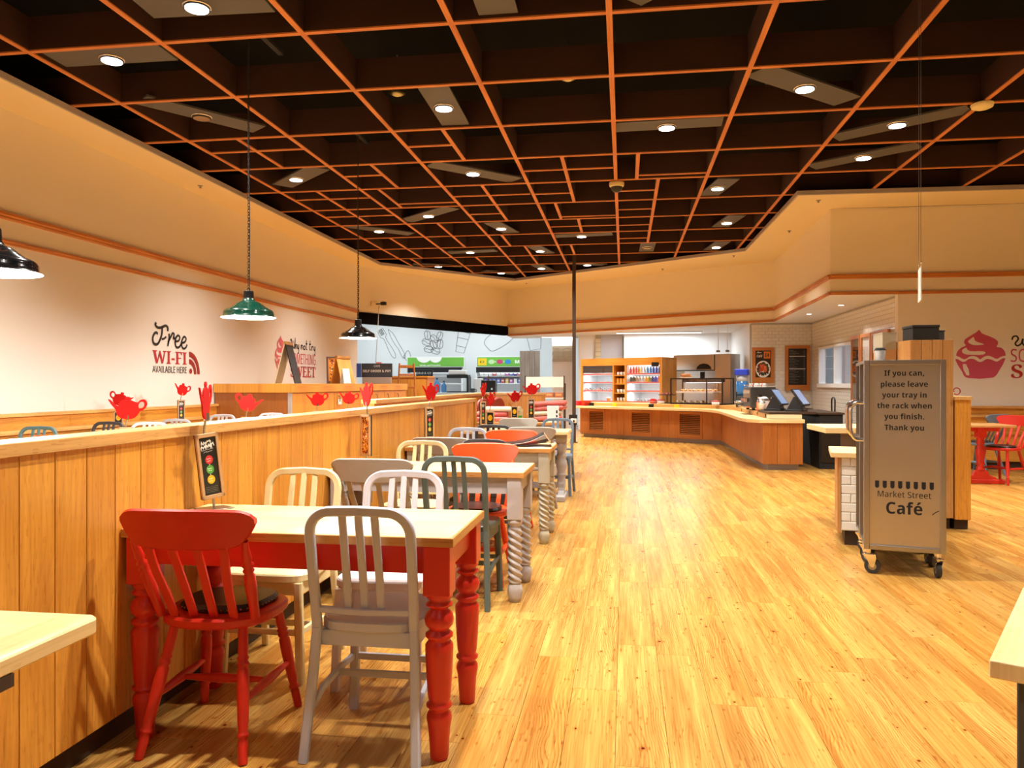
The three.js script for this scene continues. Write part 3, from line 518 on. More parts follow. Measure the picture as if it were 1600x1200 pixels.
{ // round-cornered red pedestal table in the right corner
  const t = thing('pedestal_table', 'red trestle table by the right wall', 'table', [4.35, 0, -10.75]);
  part('tabletop', grain(rbox(.98, .032, .62, 0, .749, 0, .006), 'x', 2, 1, R(), R()), M.oak, t);
  part('frame_under_top', box(.80, .06, .10, 0, .703, 0), M.red, t);
  for (const x of [.19, -.36]) {
    part('column', [lathe([[.05, .17], [.052, .20], [.035, .23], [.058, .25], [.045, .27], [.05, .34], [.056, .42], [.04, .455], [.055, .475], [.035, .495], [.055, .52], [.04, .55], [.048, .60]], 20), rbox(.11, .14, .11, 0, .66, 0, .006)], M.red, t).position.set(x, 0, .02);
    part('foot', [rbox(.56, .055, .09, x, .028, .02, .008), extrude(shapeOf([[-.20, .05], [.20, .05], [.17, .085], [.10, .11], [.07, .17], [-.07, .17], [-.10, .11], [-.17, .085]]), .07, .005).translate(x, 0, -.015)], M.red, t);
  }
}
{ // table leaf cut by the left edge
  const t = thing('wall_table', 'pale wooden table leaf cut off by the left edge, fixed to the partition', 'table', [-1.46, 0, -1.1]);
  const s = shapeOf([[-.315, -.5], [.31, -.5], [.31, .455], [.30, .47], [.285, .48], [-.315, .48]]);
  part('tabletop', grain(slab(s, .73, .765, .004), 'z', 2, 1, .2, .4), M.top, t);
  part('bracket', [extrude(shapeOf([[-.3, .73], [.12, .73], [.10, .70], [-.26, .45], [-.3, .45]]), .03, .003).translate(0, 0, -.22), box(.62, .025, .05, 0, .717, -.2)], M.dark, t);
  part('prop_leg', [box(.06, .7, .06, .2, .36, .35), rbox(.3, .02, .3, .2, .01, .35, .005)], M.dark, t);
}
{ // table cut by the right edge, turned to the room
  const t = thing('dining_table', 'pale topped table cut off by the bottom right corner', 'table', [1.125, 0, -1.682], -.52);
  part('tabletop', grain(rbox(.66, .034, .66, 0, .748, 0, .004), 'z', 2, 1, .1, .3), M.top, t);
  part('apron', [box(.5, .09, .018, 0, .685, .25), box(.5, .09, .018, 0, .685, -.25), box(.018, .09, .5, .25, .685, 0), box(.018, .09, .5, -.25, .685, 0)], M.charcoal, t);
  for (const sx of [-1, 1]) for (const sz of [-1, 1]) part('leg', rbox(.07, .731, .07, sx * .255, .3655, sz * .255, .006), M.charcoal, t);
}
// tables behind the partition and by the wall (their tops show little)
for (const [z, w] of [[-4.95, 'under the big red teapot'], [-6.7, 'under the third teapot sign'], [-8.3, 'under the fourth teapot sign']]) rectTable(-3.95, -2.75, z + .3, z - .3, M.stone, 'turned', `plain table behind the partition ${w}`);
for (const [z, w] of [[-5.95, 'nearest the left edge'], [-8.1, 'second from the left edge'], [-9.2, 'nearest the order counter']]) rectTable(-5.86, -4.9, z + .28, z - .28, M.grey, 'turned', `small table by the left wall panelling ${w}`);
// table of the piled cushions
rectTable(-2.05, -.85, -10.35, -11.0, M.lilac, 'turned', 'far table heaped with red and cream seat cushions');

// ------------------------------------------------------------------ pendants
const shadeProfile = [[.043, .16], [.050, .148], [.056, .138], [.070, .132], [.090, .124], [.112, .108], [.143, .085], [.175, .068], [.196, .055], [.204, .038], [.207, .012], [.225, .0]];
function pendant(z, mat, label, x = -3.2) {
  const y = 1.84, t = thing('pendant_lamp', label, 'lamp', [x, y, z], 0, 'enamel pendant lamps');
  const o = shadeProfile, i = o.map(([r, yy]) => [Math.max(r - .004, .01), yy - .003]).reverse();
  part('shade', lathe(o, 40), mat, t); part('shade_lining', lathe(i, 40), M.enamelWhite, t);
  part('gallery_cap', lathe([[0, .225], [.036, .222], [.04, .215], [.043, .158], [.048, .152], [0, .15]], 24), M.black, t);
  part('lamp_bulb', new THREE.SphereGeometry(.045, 20, 14).translate(0, .045, 0), std(0x000000, .5, { emissive: new THREE.Color(1, .96, .88), emissiveIntensity: 10 }), t);
  part('hook', new THREE.TorusGeometry(.012, .003, 6, 14).translate(0, .235, 0), M.blackChain, t);
  const link = new THREE.TorusGeometry(.009, .0026, 5, 10).scale(1, 1.7, 1), ch = []; const top = 4.30 - y; let k = 0;
  for (let yy = .258; yy < top; yy += .0245, k++) ch.push(link.clone().rotateY(k % 2 ? PI / 2 : 0).translate(0, yy, 0));
  part('chain', ch, M.blackChain, t).userData.kind = 'stuff';
  part('flex', tube([V(.006, .22, 0), V(.012, .8, .004), V(-.004, 1.5, 0), V(.004, top, 0)], .0032, 30, 6), M.rubber, t);
  part('ceiling_bar', rbox(.05, .03, 1.24, 0, top + .015, 0, .003), M.blackMatt, t);
  const p = new THREE.PointLight(new THREE.Color(1, .98, .95), 26, 0, 2); p.position.set(0, .01, 0); p.castShadow = true; p.shadow.radius = 2; t.add(p);
}
pendant(-6.12, M.enamelGreen, 'dark green enamel pendant lamp on a long chain', -3.12);
pendant(-9.05, M.enamelBlack, 'black enamel pendant lamp farther back on a chain');
pendant(-3.46, M.enamelBlack, 'black enamel pendant lamp cut off by the left edge', -3.127);

// ------------------------------------------------------------------ teapot signs
const scrawl = (g, x, y, w, seed, lw = 3) => { const r = rng(seed); g.lineWidth = lw; g.beginPath(); g.moveTo(x, y); for (let q = x; q < x + w; q += 4) g.lineTo(q, y + (r() - .5) * lw * 3.4); g.stroke(); };   // unreadably small print
const cardText = canvasTex(128, 384, (g) => {
  g.fillStyle = '#0d0b0a'; g.fillRect(0, 0, 128, 384); g.strokeStyle = '#f4efe6'; g.save(); g.translate(8, 40); g.rotate(-.12); scrawl(g, 10, 0, 80, 1, 6); scrawl(g, 2, 26, 104, 2, 7); scrawl(g, 4, 48, 92, 3, 2); scrawl(g, 14, 62, 70, 4, 2); g.restore();
  for (const [c, y] of [['#c8262b', 150], ['#4f9a3f', 215], ['#e9b81c', 282]]) { g.fillStyle = c; g.beginPath(); g.arc(64, y, 29, 0, 7); g.fill(); g.strokeStyle = '#fff'; scrawl(g, 46, y - 6, 36, 5 + y, 2.5); scrawl(g, 48, y + 8, 32, 6 + y, 2.5); }
  g.fillStyle = '#fff'; g.font = 'bold 18px sans-serif'; g.fillText('+', 58, 190); g.fillText('+', 58, 255); g.strokeStyle = '#cfc8be'; for (let i = 0; i < 4; i++) scrawl(g, 16, 330 + i * 11, 96, 20 + i, 1);
});
const cardSun = canvasTex(128, 192, (g) => { g.fillStyle = '#0d0b0a'; g.fillRect(0, 0, 128, 192); g.fillStyle = '#f0b21c'; g.beginPath(); g.arc(64, 82, 46, 0, 7); g.fill(); g.strokeStyle = '#a06a00'; scrawl(g, 36, 76, 56, 7, 3); scrawl(g, 40, 92, 46, 8, 3); g.strokeStyle = '#fff'; scrawl(g, 30, 156, 70, 9, 2); });
const cardFood = canvasTex(128, 384, (g) => { g.fillStyle = '#d9892c'; g.fillRect(0, 0, 128, 384); const r = rng(3); for (let i = 0; i < 170; i++) { g.fillStyle = ['#7a1d12', '#f2d9a0', '#b5481c', '#2b1a10', '#e5a93a'][Math.floor(r() * 5)]; g.beginPath(); g.arc(14 + r() * 100, 10 + r() * 364, 4 + r() * 9, 0, 7); g.fill(); } });
const teapotShape = (() => {
  const body = [[-.055, .05], [-.075, .062], [-.10, .095], [-.118, .104], [-.112, .088], [-.092, .05], [-.072, .02], [-.058, -.03], [-.03, -.055], [.03, -.055], [.058, -.03], [.075, .01], [.094, .022], [.112, .05], [.116, .085], [.10, .112], [.075, .108], [.058, .085], [.045, .088], [.022, .10], [.014, .104], [.018, .116], [.010, .128], [-.010, .128], [-.018, .116], [-.014, .104], [-.03, .098], [-.048, .085]];
  return shapeOf(body, [[[.070, .035], [.092, .045], [.098, .07], [.092, .09], [.078, .09], [.066, .07]]], 3);
})();
const teapotG = extrude(teapotShape, .006, .001).translate(0, 0, -.003);
function sign(x, z, turn, tilt, label, card = 'text', y = .765, teapotTurn = 0, roll = 0) {
  const t = thing('table_sign', label, 'sign', [x, y, z], turn, 'teapot table signs'), sun = card === 'sun', ch = sun ? .17 : .27, cb = .045;
  part('base_plate', rbox(.13, .004, .10, 0, .002, 0, .0015), M.greyMetal, t);
  part('stem', tube([V(0, .004, 0), V(0, .03, 0), V(.006, cb + ch * .5, -.012), V(0, cb + ch, -.012), V(.004, cb + ch + .035, -.006), V(.012, cb + ch + .065, .0)], .005, 30, 8), M.greyMetal, t);
  const cw = .095;
  part('card_frame', [rbox(cw, .016, .014, 0, cb + .008, .006, .002), rbox(cw, .016, .014, 0, cb + ch - .008, .006, .002), rbox(.013, ch, .014, -cw / 2 + .0065, cb + ch / 2, .006, .002), rbox(.013, ch, .014, cw / 2 - .0065, cb + ch / 2, .006, .002)], M.cork, t);
  part('back_board', box(cw - .004, ch - .004, .012, 0, cb + ch / 2, -.006), M.black, t);
  const cardMat = { text: sign.a, sun: sign.b, food: sign.c }[card]; part('card', new THREE.PlaneGeometry(cw - .024, ch - .03).translate(0, cb + ch / 2, .006), cardMat, t);
  const tp = part('teapot_cutout', teapotG, M.teapot, t); tp.position.set(.012, cb + ch + .105, .004); tp.scale.set(1.05, .82, 1); tp.rotation.set(0, teapotTurn, tilt);
  part('clip', box(.02, .03, .014, .012, cb + ch + .068, 0), M.chrome, tp.parent);
  if (roll) for (const m of t.children) if (m.name !== 'base_plate') { m.position.applyAxisAngle(V(0, 0, 1), roll); m.rotation.z += roll; }
}
sign.a = std(0xffffff, .4, { map: cardText }); sign.b = std(0xffffff, .4, { map: cardSun }); sign.c = std(0xffffff, .4, { map: cardFood });
sign(-1.675, -2.99, .95, -.1, 'red teapot sign with a black card on the red table', 'text', .765, .95, .12);
sign(-1.665, -4.86, -.55, .1, 'red teapot sign with a food card on the lilac table', 'food', .765, -.35);
sign(-1.665, -6.52, .95, 0, 'red teapot sign with a black card on the stone-coloured table', 'text', .765, .25);
sign(-1.60, -8.72, 1.1, .2, 'red teapot sign edge-on at the end of the long partition', 'text', .765, .35);
sign(-1.47, -8.46, .4, .2, 'teapot sign with a yellow disc, on the pedestal table', 'sun', .765, .9);
sign(-3.42, -4.93, .45, -.05, 'big red teapot sign over the partition on the left', 'sun', .765, .1);
sign(-5.58, -7.92, .5, .3, 'small teapot sign with a yellow disc, behind the big teapot', 'sun', .765, PI);
sign(-5.5, -9.02, 1.1, -.2, 'narrow teapot sign by the wall below the wi-fi lettering', 'text', .765, .1);
sign(-3.4, -6.62, .35, .25, 'teapot sign in front of the end panel of the order counter', 'sun', .765, PI + .2);
sign(-3.4, -8.25, .3, .05, 'teapot sign left of the white socket', 'sun', .765, 0);
sign(-3.35, -9.1, .3, -.1, 'teapot sign right of the white socket', 'sun', .765, 0);
rectTable(-3.95, -2.75, -8.85, -9.45, M.stone, 'turned', 'plain table behind the partition under the fifth teapot sign');
sign(-1.475, -10.43, .2, .1, 'left one of two teapot signs among the piled cushions', 'sun', .765, .5);
sign(-1.245, -10.405, .4, .1, 'right one of two teapot signs among the piled cushions', 'text', .765, -.2);

// ------------------------------------------------------------------ tray trolleys
const vinyl = std(L(.006, .006, .006), .9);
function castor(parent, x, z, turn) {
  const g = new THREE.Group(); g.name = 'castor'; g.position.set(x, 0, z); g.rotation.y = turn; parent.add(g);
  part('wheel', [new THREE.CylinderGeometry(.05, .05, .026, 28).rotateX(PI / 2).translate(.022, .05, 0)], M.rubber, g);
  part('hub', [new THREE.CylinderGeometry(.026, .026, .030, 20).rotateX(PI / 2).translate(.022, .05, 0)], M.greyMetal, g);
  part('fork', [extrude(shapeOf([[-.035, .125], [.045, .125], [.048, .105], [.034, .045], [.012, .045], [-.012, .10]], [], 0), .004).translate(0, 0, .018), extrude(shapeOf([[-.035, .125], [.045, .125], [.048, .105], [.034, .045], [.012, .045], [-.012, .10]], [], 0), .004).translate(0, 0, -.022), rbox(.085, .012, .05, .004, .128, 0, .004), cyl(V(0, .128, 0), V(0, .165, 0), .014, .014, 12)], M.chrome, g);
}
function trolley(x, z, turn, label, lettered) {
  const t = thing('tray_trolley', label, 'trolley', [x, 0, z], turn, lettered ? undefined : 'tray trolleys'), w = .49, d = .42, y0 = .17, y1 = 1.44, f = d / 2;
  part('end_panel', grain(box(w - .05, y1 - y0 - .05, .012, 0, (y0 + y1) / 2, f - .012), 'y', 1.4, 1.4), M.steel, t);
  part('panel_frame', [rbox(.035, y1 - y0, .034, -w / 2 + .0175, (y0 + y1) / 2, f - .005, .004), rbox(.035, y1 - y0, .034, w / 2 - .0175, (y0 + y1) / 2, f - .005, .004), rbox(w - .07, .032, .034, 0, y1 - .016, f - .005, .004), rbox(w - .07, .032, .034, 0, y0 + .016, f - .005, .004)], M.greyMetal, t);
  part('rear_panel', [box(w, y1 - y0, .012, 0, (y0 + y1) / 2, -f + .006)], M.greyMetal, t);
  part('top_panel', rbox(w, .02, d, 0, y1 - .011, 0, .003), M.greyMetal, t); part('bottom_panel', box(w - .01, .02, d - .04, 0, y0 + .012, -.01), M.greyMetal, t);
  part('far_side', box(.01, y1 - y0 - .05, d - .05, w / 2 - .02, (y0 + y1) / 2, -.01), M.greyMetal, t);
  for (let i = 0; i < 11; i++) { const y = y0 + .10 + i * .105; part('tray_runner', [box(.012, .006, d - .05, -w / 2 + .03, y, -.01), box(.012, .006, d - .05, w / 2 - .032, y, -.01)], M.greyMetal, t); if (i % 2 && i < 9) part('tray', rbox(w - .07, .012, d - .08, 0, y + .01, -.01, .004), M.rubber, t); }
  for (const z2 of [f - .03, f - .10]) part('handle', tube([V(-w / 2, 1.15, z2), V(-w / 2 - .05, 1.15, z2), V(-w / 2 - .075, 1.12, z2), V(-w / 2 - .078, 1.04, z2), V(-w / 2 - .075, .95, z2), V(-w / 2 - .05, .905, z2), V(-w / 2, .90, z2)], .0105, 40, 10), M.chrome, t);
  for (const sx of [-1, 1]) for (const sz of [-1, 1]) castor(t, sx * (w / 2 - .035), sz * (f - .045), sx * .5 + sz * .3 + (sx > 0 ? .9 : 0));
  if (lettered) {
    const zf = f - .0055, put = (s, y, size, font = 'sans_bold') => textC(s, font, size, 0, y, .0012, zf, .96);
    part('lettering', ['If you can,', 'please leave', 'your tray in', 'the rack when', 'you finish.', 'Thank you'].map((s, i) => put(s, [1.335, 1.262, 1.19, 1.118, 1.046, .972][i], .036)), vinyl, t);
    part('street_lettering', put('Market Street', .525, .040, 'sans_regular'), vinyl, t);
    part('cafe_lettering', put('Café', .415, .078, 'sans_bold'), vinyl, t);
    for (let i = 0; i < 8; i++) part('awning_stripe', extrude(shapeOf([[-.0125, .048], [.0125, .048], [.0125, .008], [.008, .001], [0, -.002], [-.008, .001], [-.0125, .008]]), .0012).translate(-.163 + i * .0465, .585, zf), vinyl, t);
    part('scuff_mark', stroke([[.165, .42], [.185, .437], [.205, .448]], .005, true, zf + .001), vinyl, t);
  }
}
trolley(1.885, -5.66, -.22, 'steel tray trolley with black lettering on its tall end panel', true);
trolley(1.983, -6.10, -.22, 'steel tray trolley parked behind the lettered one', false);

// ------------------------------------------------------------------ tray station clad in tiles
function tileWall(parent, w, h, tw, th, place, asParts, skipFn) {   // half-bond tiles on a local x-y plane
  const rows = Math.round(h / th), all = [];
  for (let j = 0; j < rows; j++) { const off = j % 2 ? tw / 2 : 0; for (let x = -off; x < w - .004; x += tw) { const a = Math.max(0, x), b = Math.min(w, x + tw); if (b - a < .012) continue; if (skipFn && skipFn((a + b) / 2, (j + .5) * th)) continue; const g = new THREE.BufferGeometry(), e = .0012, bv = Math.min(.007, (b - a) * .3), z = .009, x0 = a + e, x1 = b - e, y0 = j * th + e, y1 = (j + 1) * th - e;
    const O = [[x0, y0], [x1, y0], [x1, y1], [x0, y1]], I = [[x0 + bv, y0 + bv], [x1 - bv, y0 + bv], [x1 - bv, y1 - bv], [x0 + bv, y1 - bv]], P = []; const t = (p, q, r) => P.push(...p, ...q, ...r);
    for (let k = 0; k < 4; k++) { const m = (k + 1) % 4, A0 = [...O[k], z - .004], B0 = [...O[m], z - .004], A1 = [...I[k], z], B1 = [...I[m], z], A2 = [...O[k], 0], B2 = [...O[m], 0]; t(A0, B0, B1); t(A0, B1, A1); t(A2, B2, B0); t(A2, B0, A0); }
    t([...I[0], z], [...I[1], z], [...I[2], z]); t([...I[0], z], [...I[2], z], [...I[3], z]); g.setAttribute('position', new THREE.Float32BufferAttribute(P, 3)); g.computeVertexNormals(); all.push(place(flat(g))); } }
  if (asParts === 'near') { const key = (g) => { g.computeBoundingBox(); const b = g.boundingBox; return b.max.z + (b.min.y < 1.05 ? -50 : 0); }; all.sort((a, b) => key(b) - key(a)); all.splice(0, 300).forEach((g) => part('tile', g, M.tile, parent)); part('wall_tiles', all, M.tile, parent).userData.kind = 'stuff'; return; }
  if (asParts) all.forEach((g) => part('tile', g, M.tile, parent)); else part('wall_tiles', all, M.tile, parent).userData.kind = 'stuff';
}
{
  const t = thing('tray_station', 'low station clad in cream metro tiles with wooden top, left of the trolley', 'counter', [1.67, 0, -6.45], -.22);
  part('carcass', bb(.03, .12, -.6, .64, .70, -.014), M.grout, t);
  part('plinth', bb(.06, 0, -.55, .60, .12, -.05), M.dark, t);
  tileWall(t, .61, .58, .15, .0725, (g) => g.translate(.03, .12, -.014), true);
  part('corner_strip', gbox('y', .005, .10, -.03, .03, .70, .0), M.oak, t); part('side_panel', gbox('z', .005, .10, -.6, .03, .70, -.03), M.oak, t);
  part('worktop', grain(rbox(.72, .04, .66, .315, .72, -.29, .004), 'x', 2, 1, .3, .1), M.top, t);
}
{
  const t = thing('tray_station', 'higher wooden-topped ledge behind the handles of the trolley', 'counter', [1.78, 0, -7.6], 0);
  part('worktop', grain(rbox(.68, .05, .72, .34, .865, 0, .004), 'x', 2, 1, .6, .1), M.top, t);
  part('support', [bb(.3, 0, -.3, .64, .84, .3)], M.dark, t);
}
{
  const t = thing('timber_cabinet', 'tall timber cabinet directly behind the trolley', 'cabinet', [2.68, 0, -7.35]);
  part('body', gbox('y', -.17, .10, -.55, .185, 1.67, .05), M.oak, t); part('plinth', bb(-.15, 0, -.5, .17, .10, .02), M.dark, t);
  boards(t, [-.17, .05], [.185, .05], .10, 1.67, .09, M.oak, 'front_board', .012);
}
{
  const t = thing('timber_end_post', 'lower timber screen to the right of the trolley', 'screen', [2.945, 0, -7.32]);
  part('screen_panel', gbox('y', -.07, .09, -.9, .06, 1.14, .04, .003), M.beech, t); part('cap', gbox('z', -.08, 1.14, -.91, .07, 1.17, .05, .003), M.cap, t); part('foot', bb(-.06, 0, -.85, .05, .09, 0), M.dark, t);
}
for (const [x, y, z, w, h, d, m, lab] of [[2.64, 1.672, -7.42, .22, .13, .26, M.blackMatt, 'black box on top of the timber cabinet'], [2.80, 1.672, -7.5, .07, .09, .2, M.charcoal, 'narrow dark box beside the black box']]) { const b = thing('storage_box', lab, 'box', [x, y, z]); part('body', rbox(w, h * .82, d, 0, h * .41, 0, .006), m, b); part('lid', rbox(w + .008, h * .18, d + .008, 0, h * .91, 0, .004), m, b); }
for (const [y, m, lab] of [[.89, M.charcoal, 'dark carton at the foot of the stack left of the timber cabinet'], [1.16, M.blackMatt, 'black carton on the stack left of the timber cabinet'], [1.43, M.cork, 'brown carton in the stack left of the timber cabinet'], [1.60, M.stone, 'pale carton topping the stack left of the timber cabinet']]) { const h = { .89: .27, 1.16: .27, 1.43: .17, 1.60: .16 }[y]; const b = thing('carton', lab, 'box', [2.44, y, -7.75], .0); part('body', box(.12, h - .012, .26, 0, (h - .012) / 2, 0), m, b); part('flap_lid', box(.125, .012, .265, 0, h - .006, 0), m, b); }
{ const t = thing('paper_cup', 'white takeaway cup with dark lid on top of the trolley', 'cup', [1.77, 1.4402, -5.72]); part('cup', lathe([[0, 0], [.028, 0], [.036, .075], [.034, .075], [0, .07]], 20), M.paper, t); part('lid', lathe([[0, .092], [.03, .092], [.033, .082], [.039, .078], [.039, .074], [0, .074]], 20), M.blackMatt, t); }
{ const t = thing('red_mug_hook', 'small red kettle-shaped sign on the timber screen', 'sign', [2.945, 1.17, -7.5]); part('handle_ring', new THREE.TorusGeometry(.03, .005, 8, 20).translate(.03, .045, 0), M.stickerMaroon, t); part('body', rbox(.07, .04, .03, -.03, .02, 0, .006), M.paper, t); part('rim', rbox(.075, .008, .034, -.03, .044, 0, .003), M.stickerRed, t); }
{ // sign hanging on wires
  const t = thing('hanging_sign', 'thin sign hung edge-on from the ceiling by wires on the right', 'sign', [1.775, 1.78, -5.0], 1.30);
  part('sign_board', box(.20, .20, .006, 0, .10, 0), M.paper, t); part('print', new THREE.PlaneGeometry(.17, .17).translate(0, .1, .004), std(L(.5, .06, .08), .5), t);
  for (const s of [-1, 1]) { part('wire', cyl(V(s * .08, .235, 0), V(s * .08, 2.28, 0), .0014, .0014, 6), M.greyMetal, t); part('wire_hook', new THREE.TorusGeometry(.016, .0022, 6, 16).translate(s * .08, .218, 0), M.chrome, t); }
}

// ------------------------------------------------------------------ service counter, in a frame whose x runs along its far face
const KX = -1.05, KZ = -18.92, KT = -.609;
const k2w = (x, z) => [KX + x * Math.cos(KT) + z * Math.sin(KT), KZ - x * Math.sin(KT) + z * Math.cos(KT)];
const Bc = k2w(3.75, 0);
{
  const t = thing('service_counter', 'long timber-clad servery counter with pale tray rail at the far end', 'counter');
  const faceA = k2w(0, 0), faceB = [2.03, -16.75], faceC = [2.06, -11.93], faceD = [2.62, -11.98];
  const backA = k2w(0, -.8);
  part('carcass', slab(poly([[faceA[0] + .02, faceA[1] - .02], [faceB[0] + .02, faceB[1] - .03], [faceC[0] + .02, faceC[1] - .02], [faceD[0] - .01, faceD[1] - .02], [2.68, -17.3], backA]), .09, .70), M.dark, t);
  part('plinth', slab(poly([k2w(.05, -.06), [2.09, -16.82], [2.12, -12.0], [2.58, -12.05], [2.62, -17.2], k2w(.05, -.75)]), 0, .09), M.greyTrim, t);
  const gap = [[.24, .75], [1.46, 2.05], [2.72, 3.32]];
  let x = 0; for (const [a, b] of [...gap, [3.81, 3.81]]) { const l = a - x; if (l > .02) boards(t, k2w(x, 0), k2w(a, 0), .09, .70, .2, M.counter); x = b; }
  for (const [a, b] of gap) {   // louvred vents
    const g = new THREE.Group(); g.name = 'louvre_vent'; const p = k2w(a, 0); g.position.set(p[0], 0, p[1]); g.rotation.y = KT; t.add(g); const w = b - a;
    part('vent_frame', [gbox('x', 0, .62, 0, w, .68, .024), gbox('x', 0, .13, 0, w, .18, .024), gbox('y', 0, .18, 0, .05, .62, .024), gbox('y', w - .05, .18, 0, w, .62, .024)], M.counter, g); part('lower_board', gbox('x', 0, .09, 0, w, .13, .018), M.counter, g);
    for (let i = 0; i < 11; i++) part('louvre', box(w - .10, .007, .026).rotateX(.75).translate(w / 2, .20 + i * .04, .006), M.counter, g);
  }
  boards(t, faceB, faceC, .09, .70, .235, M.counter); boards(t, faceC, faceD, .09, .70, .185, M.counter); part('corner_strip', gbox('y', 2.04, .09, -11.95, 2.075, .70, -11.91), M.counter, t);
  // pale tray rail sweeping round the inner corner, and the worktop behind it
  const e1 = k2w(-.05, .25), railOuter = [e1, k2w(2.9, .25)]; for (let i = 1; i < 8; i++) { const u = i / 8, a = k2w(2.9, .25), m = [1.86, -16.75], b = [1.84, -15.2]; railOuter.push([(1 - u) ** 2 * a[0] + 2 * u * (1 - u) * m[0] + u * u * b[0], (1 - u) ** 2 * a[1] + 2 * u * (1 - u) * m[1] + u * u * b[1]]); }
  railOuter.push([1.84, -15.2], [1.80, -12.6], [1.84, -12.15], [1.98, -11.88], [2.64, -11.92]);
  part('tray_rail', grain(slab(poly([...railOuter, [2.66, -12.3], [2.40, -17.0], k2w(-.05, -.35)]), .70, .755, .004), 'x', 2, 1), M.top, t);
  part('upper_shelf', grain(slab(poly([k2w(0, -.12), k2w(3.55, -.12), [2.20, -16.2], [2.16, -12.25], [2.66, -12.2], [2.75, -17.4], k2w(0, -.85)]), .755, .83, .004), 'x', 2, 1), M.beechPale, t);
  for (const [z, h] of [[-12.35, .02], [-13.1, .02], [-13.9, .02], [-14.8, .02]]) part('price_strip', box(.006, .05, .05).translate(2.155, .80, z), M.dark, t);
  part('dark_till_ledge', slab(poly([[2.14, -12.95], [2.14, -11.97], [2.82, -12.02], [2.82, -12.95]]), .83, .865, .003), M.dark, t);
  part('pink_edge_tile', bb(2.10, .765, -11.93, 2.60, .825, -11.96), M.plaster, t);
}
// dark side equipment beyond the till
{ const t = thing('back_bar_unit', 'dark back-bar unit standing behind the till end of the counter', 'cabinet', [3.06, 0, -13.0]); part('body', rbox(.34, .82, 1.6, .02, .41, 0, .006), M.blackMatt, t); part('top', rbox(.38, .03, 1.64, .02, .835, 0, .004), M.dark, t); part('door', rbox(.3, .6, .012, .02, .4, .81, .003), M.black, t); }

// fridge cabinet
{
  const t = thing('fridge_cabinet', 'timber-cased drinks fridge cabinet with lit shelves behind the counter', 'fridge', [KX, 0, KZ], KT);
  const zf = -.95, zb = -1.62, x0 = -.74, x1 = 1.69;
  part('top_fascia', gbox('x', x0, 1.745, zb, x1, 1.925, zf), M.beech, t); part('base_panel', gbox('x', x0, .10, zb, x1, .83, zf), M.beech, t); part('plinth', bb(x0, 0, zb, x1, .10, zf - .03), M.dark, t);
  part('side_panel', gbox('y', x0, .83, zb, x0 + .06, 1.745, zf), M.beech, t); for (let i = 0; i < 4; i++) part('end_board', grain(rbox(.02, 1.82, .165, x1 + .006, 1.015, zb + .085 + i * .168, .002), 'y', 2, 1, R(), R()), M.beechPale, t);
  part('divider', [gbox('y', .27, .83, zb, .31, 1.745, zf), gbox('y', .635, .83, zb, .675, 1.745, zf), gbox('y', x1 - .045, .83, zb, x1 - .005, 1.745, zf)], M.beech, t);
  part('back_lining', bb(x0 + .06, .83, zb, .27, 1.745, zb + .03), M.white, t); part('back_lining', bb(.675, .83, zb, x1 - .045, 1.745, zb + .03), M.white, t); part('back_lining', bb(.31, .83, zb, .635, 1.745, zb + .03), M.beech, t);
  for (const y of [.835, 1.10, 1.31, 1.52]) { part('shelf', bb(x0 + .06, y, zb + .03, .27, y + .015, zf - .04), M.white, t); part('shelf', bb(.675, y, zb + .03, x1 - .045, y + .015, zf - .04), M.white, t); part('shelf_edge', bb(x0 + .06, y - .012, zf - .04, .27, y + .025, zf - .03), M.leatherPink, t); part('shelf_edge', bb(.675, y - .012, zf - .04, x1 - .045, y + .025, zf - .03), M.leatherPink, t); }
  for (const y of [.835, 1.04, 1.27, 1.48]) part('snack_shelf', gbox('x', .31, y, zb + .03, .635, y + .02, zf - .02), M.beech, t);
  part('side_lining', [bb(x0 + .06, .84, zb + .03, x0 + .07, 1.74, zf - .03), bb(.26, .84, zb + .03, .27, 1.74, zf - .03), bb(.675, .84, zb + .03, .685, 1.74, zf - .03), bb(x1 - .055, .84, zb + .03, x1 - .045, 1.74, zf - .03)], M.white, t);
  part('night_blind', bb(x0 + .06, 1.56, zf - .06, .27, 1.74, zf - .03), M.dark, t); part('black_label', bb(1.42, 1.70, zf, 1.62, 1.80, zf + .012), M.black, t);
  const lights = [[x0 + .08, .25], [.70, x1 - .07]];
  for (const [a, b] of lights) { part('light_tube', [bb(a, 1.715, zf - .10, b, 1.735, zf - .07), bb(a, 1.715, zb + .04, b, 1.735, zb + .07)], M.tube, t); const r = new THREE.RectAreaLight(COOL, 60, b - a, .08); r.position.set((a + b) / 2, 1.70, zf - .2); r.lookAt(0, 0, 0); r.rotation.set(-PI / 2, 0, 0); t.add(r);
    for (const y of [1.09, 1.30, 1.51]) { part('light_tube', bb(a, y - .008, zf - .12, b, y, zf - .10), M.tube, t); const q = new THREE.RectAreaLight(COOL, 60, b - a, .05); q.position.set((a + b) / 2, y - .012, zf - .2); q.rotation.set(-PI / 2, 0, 0); t.add(q); } }
  for (const [a, b] of [[x0 + .06, .27], [.675, x1 - .045]]) part('glass_door', bb(a, .84, zf - .012, b, 1.74, zf - .008), M.glass, t);
}
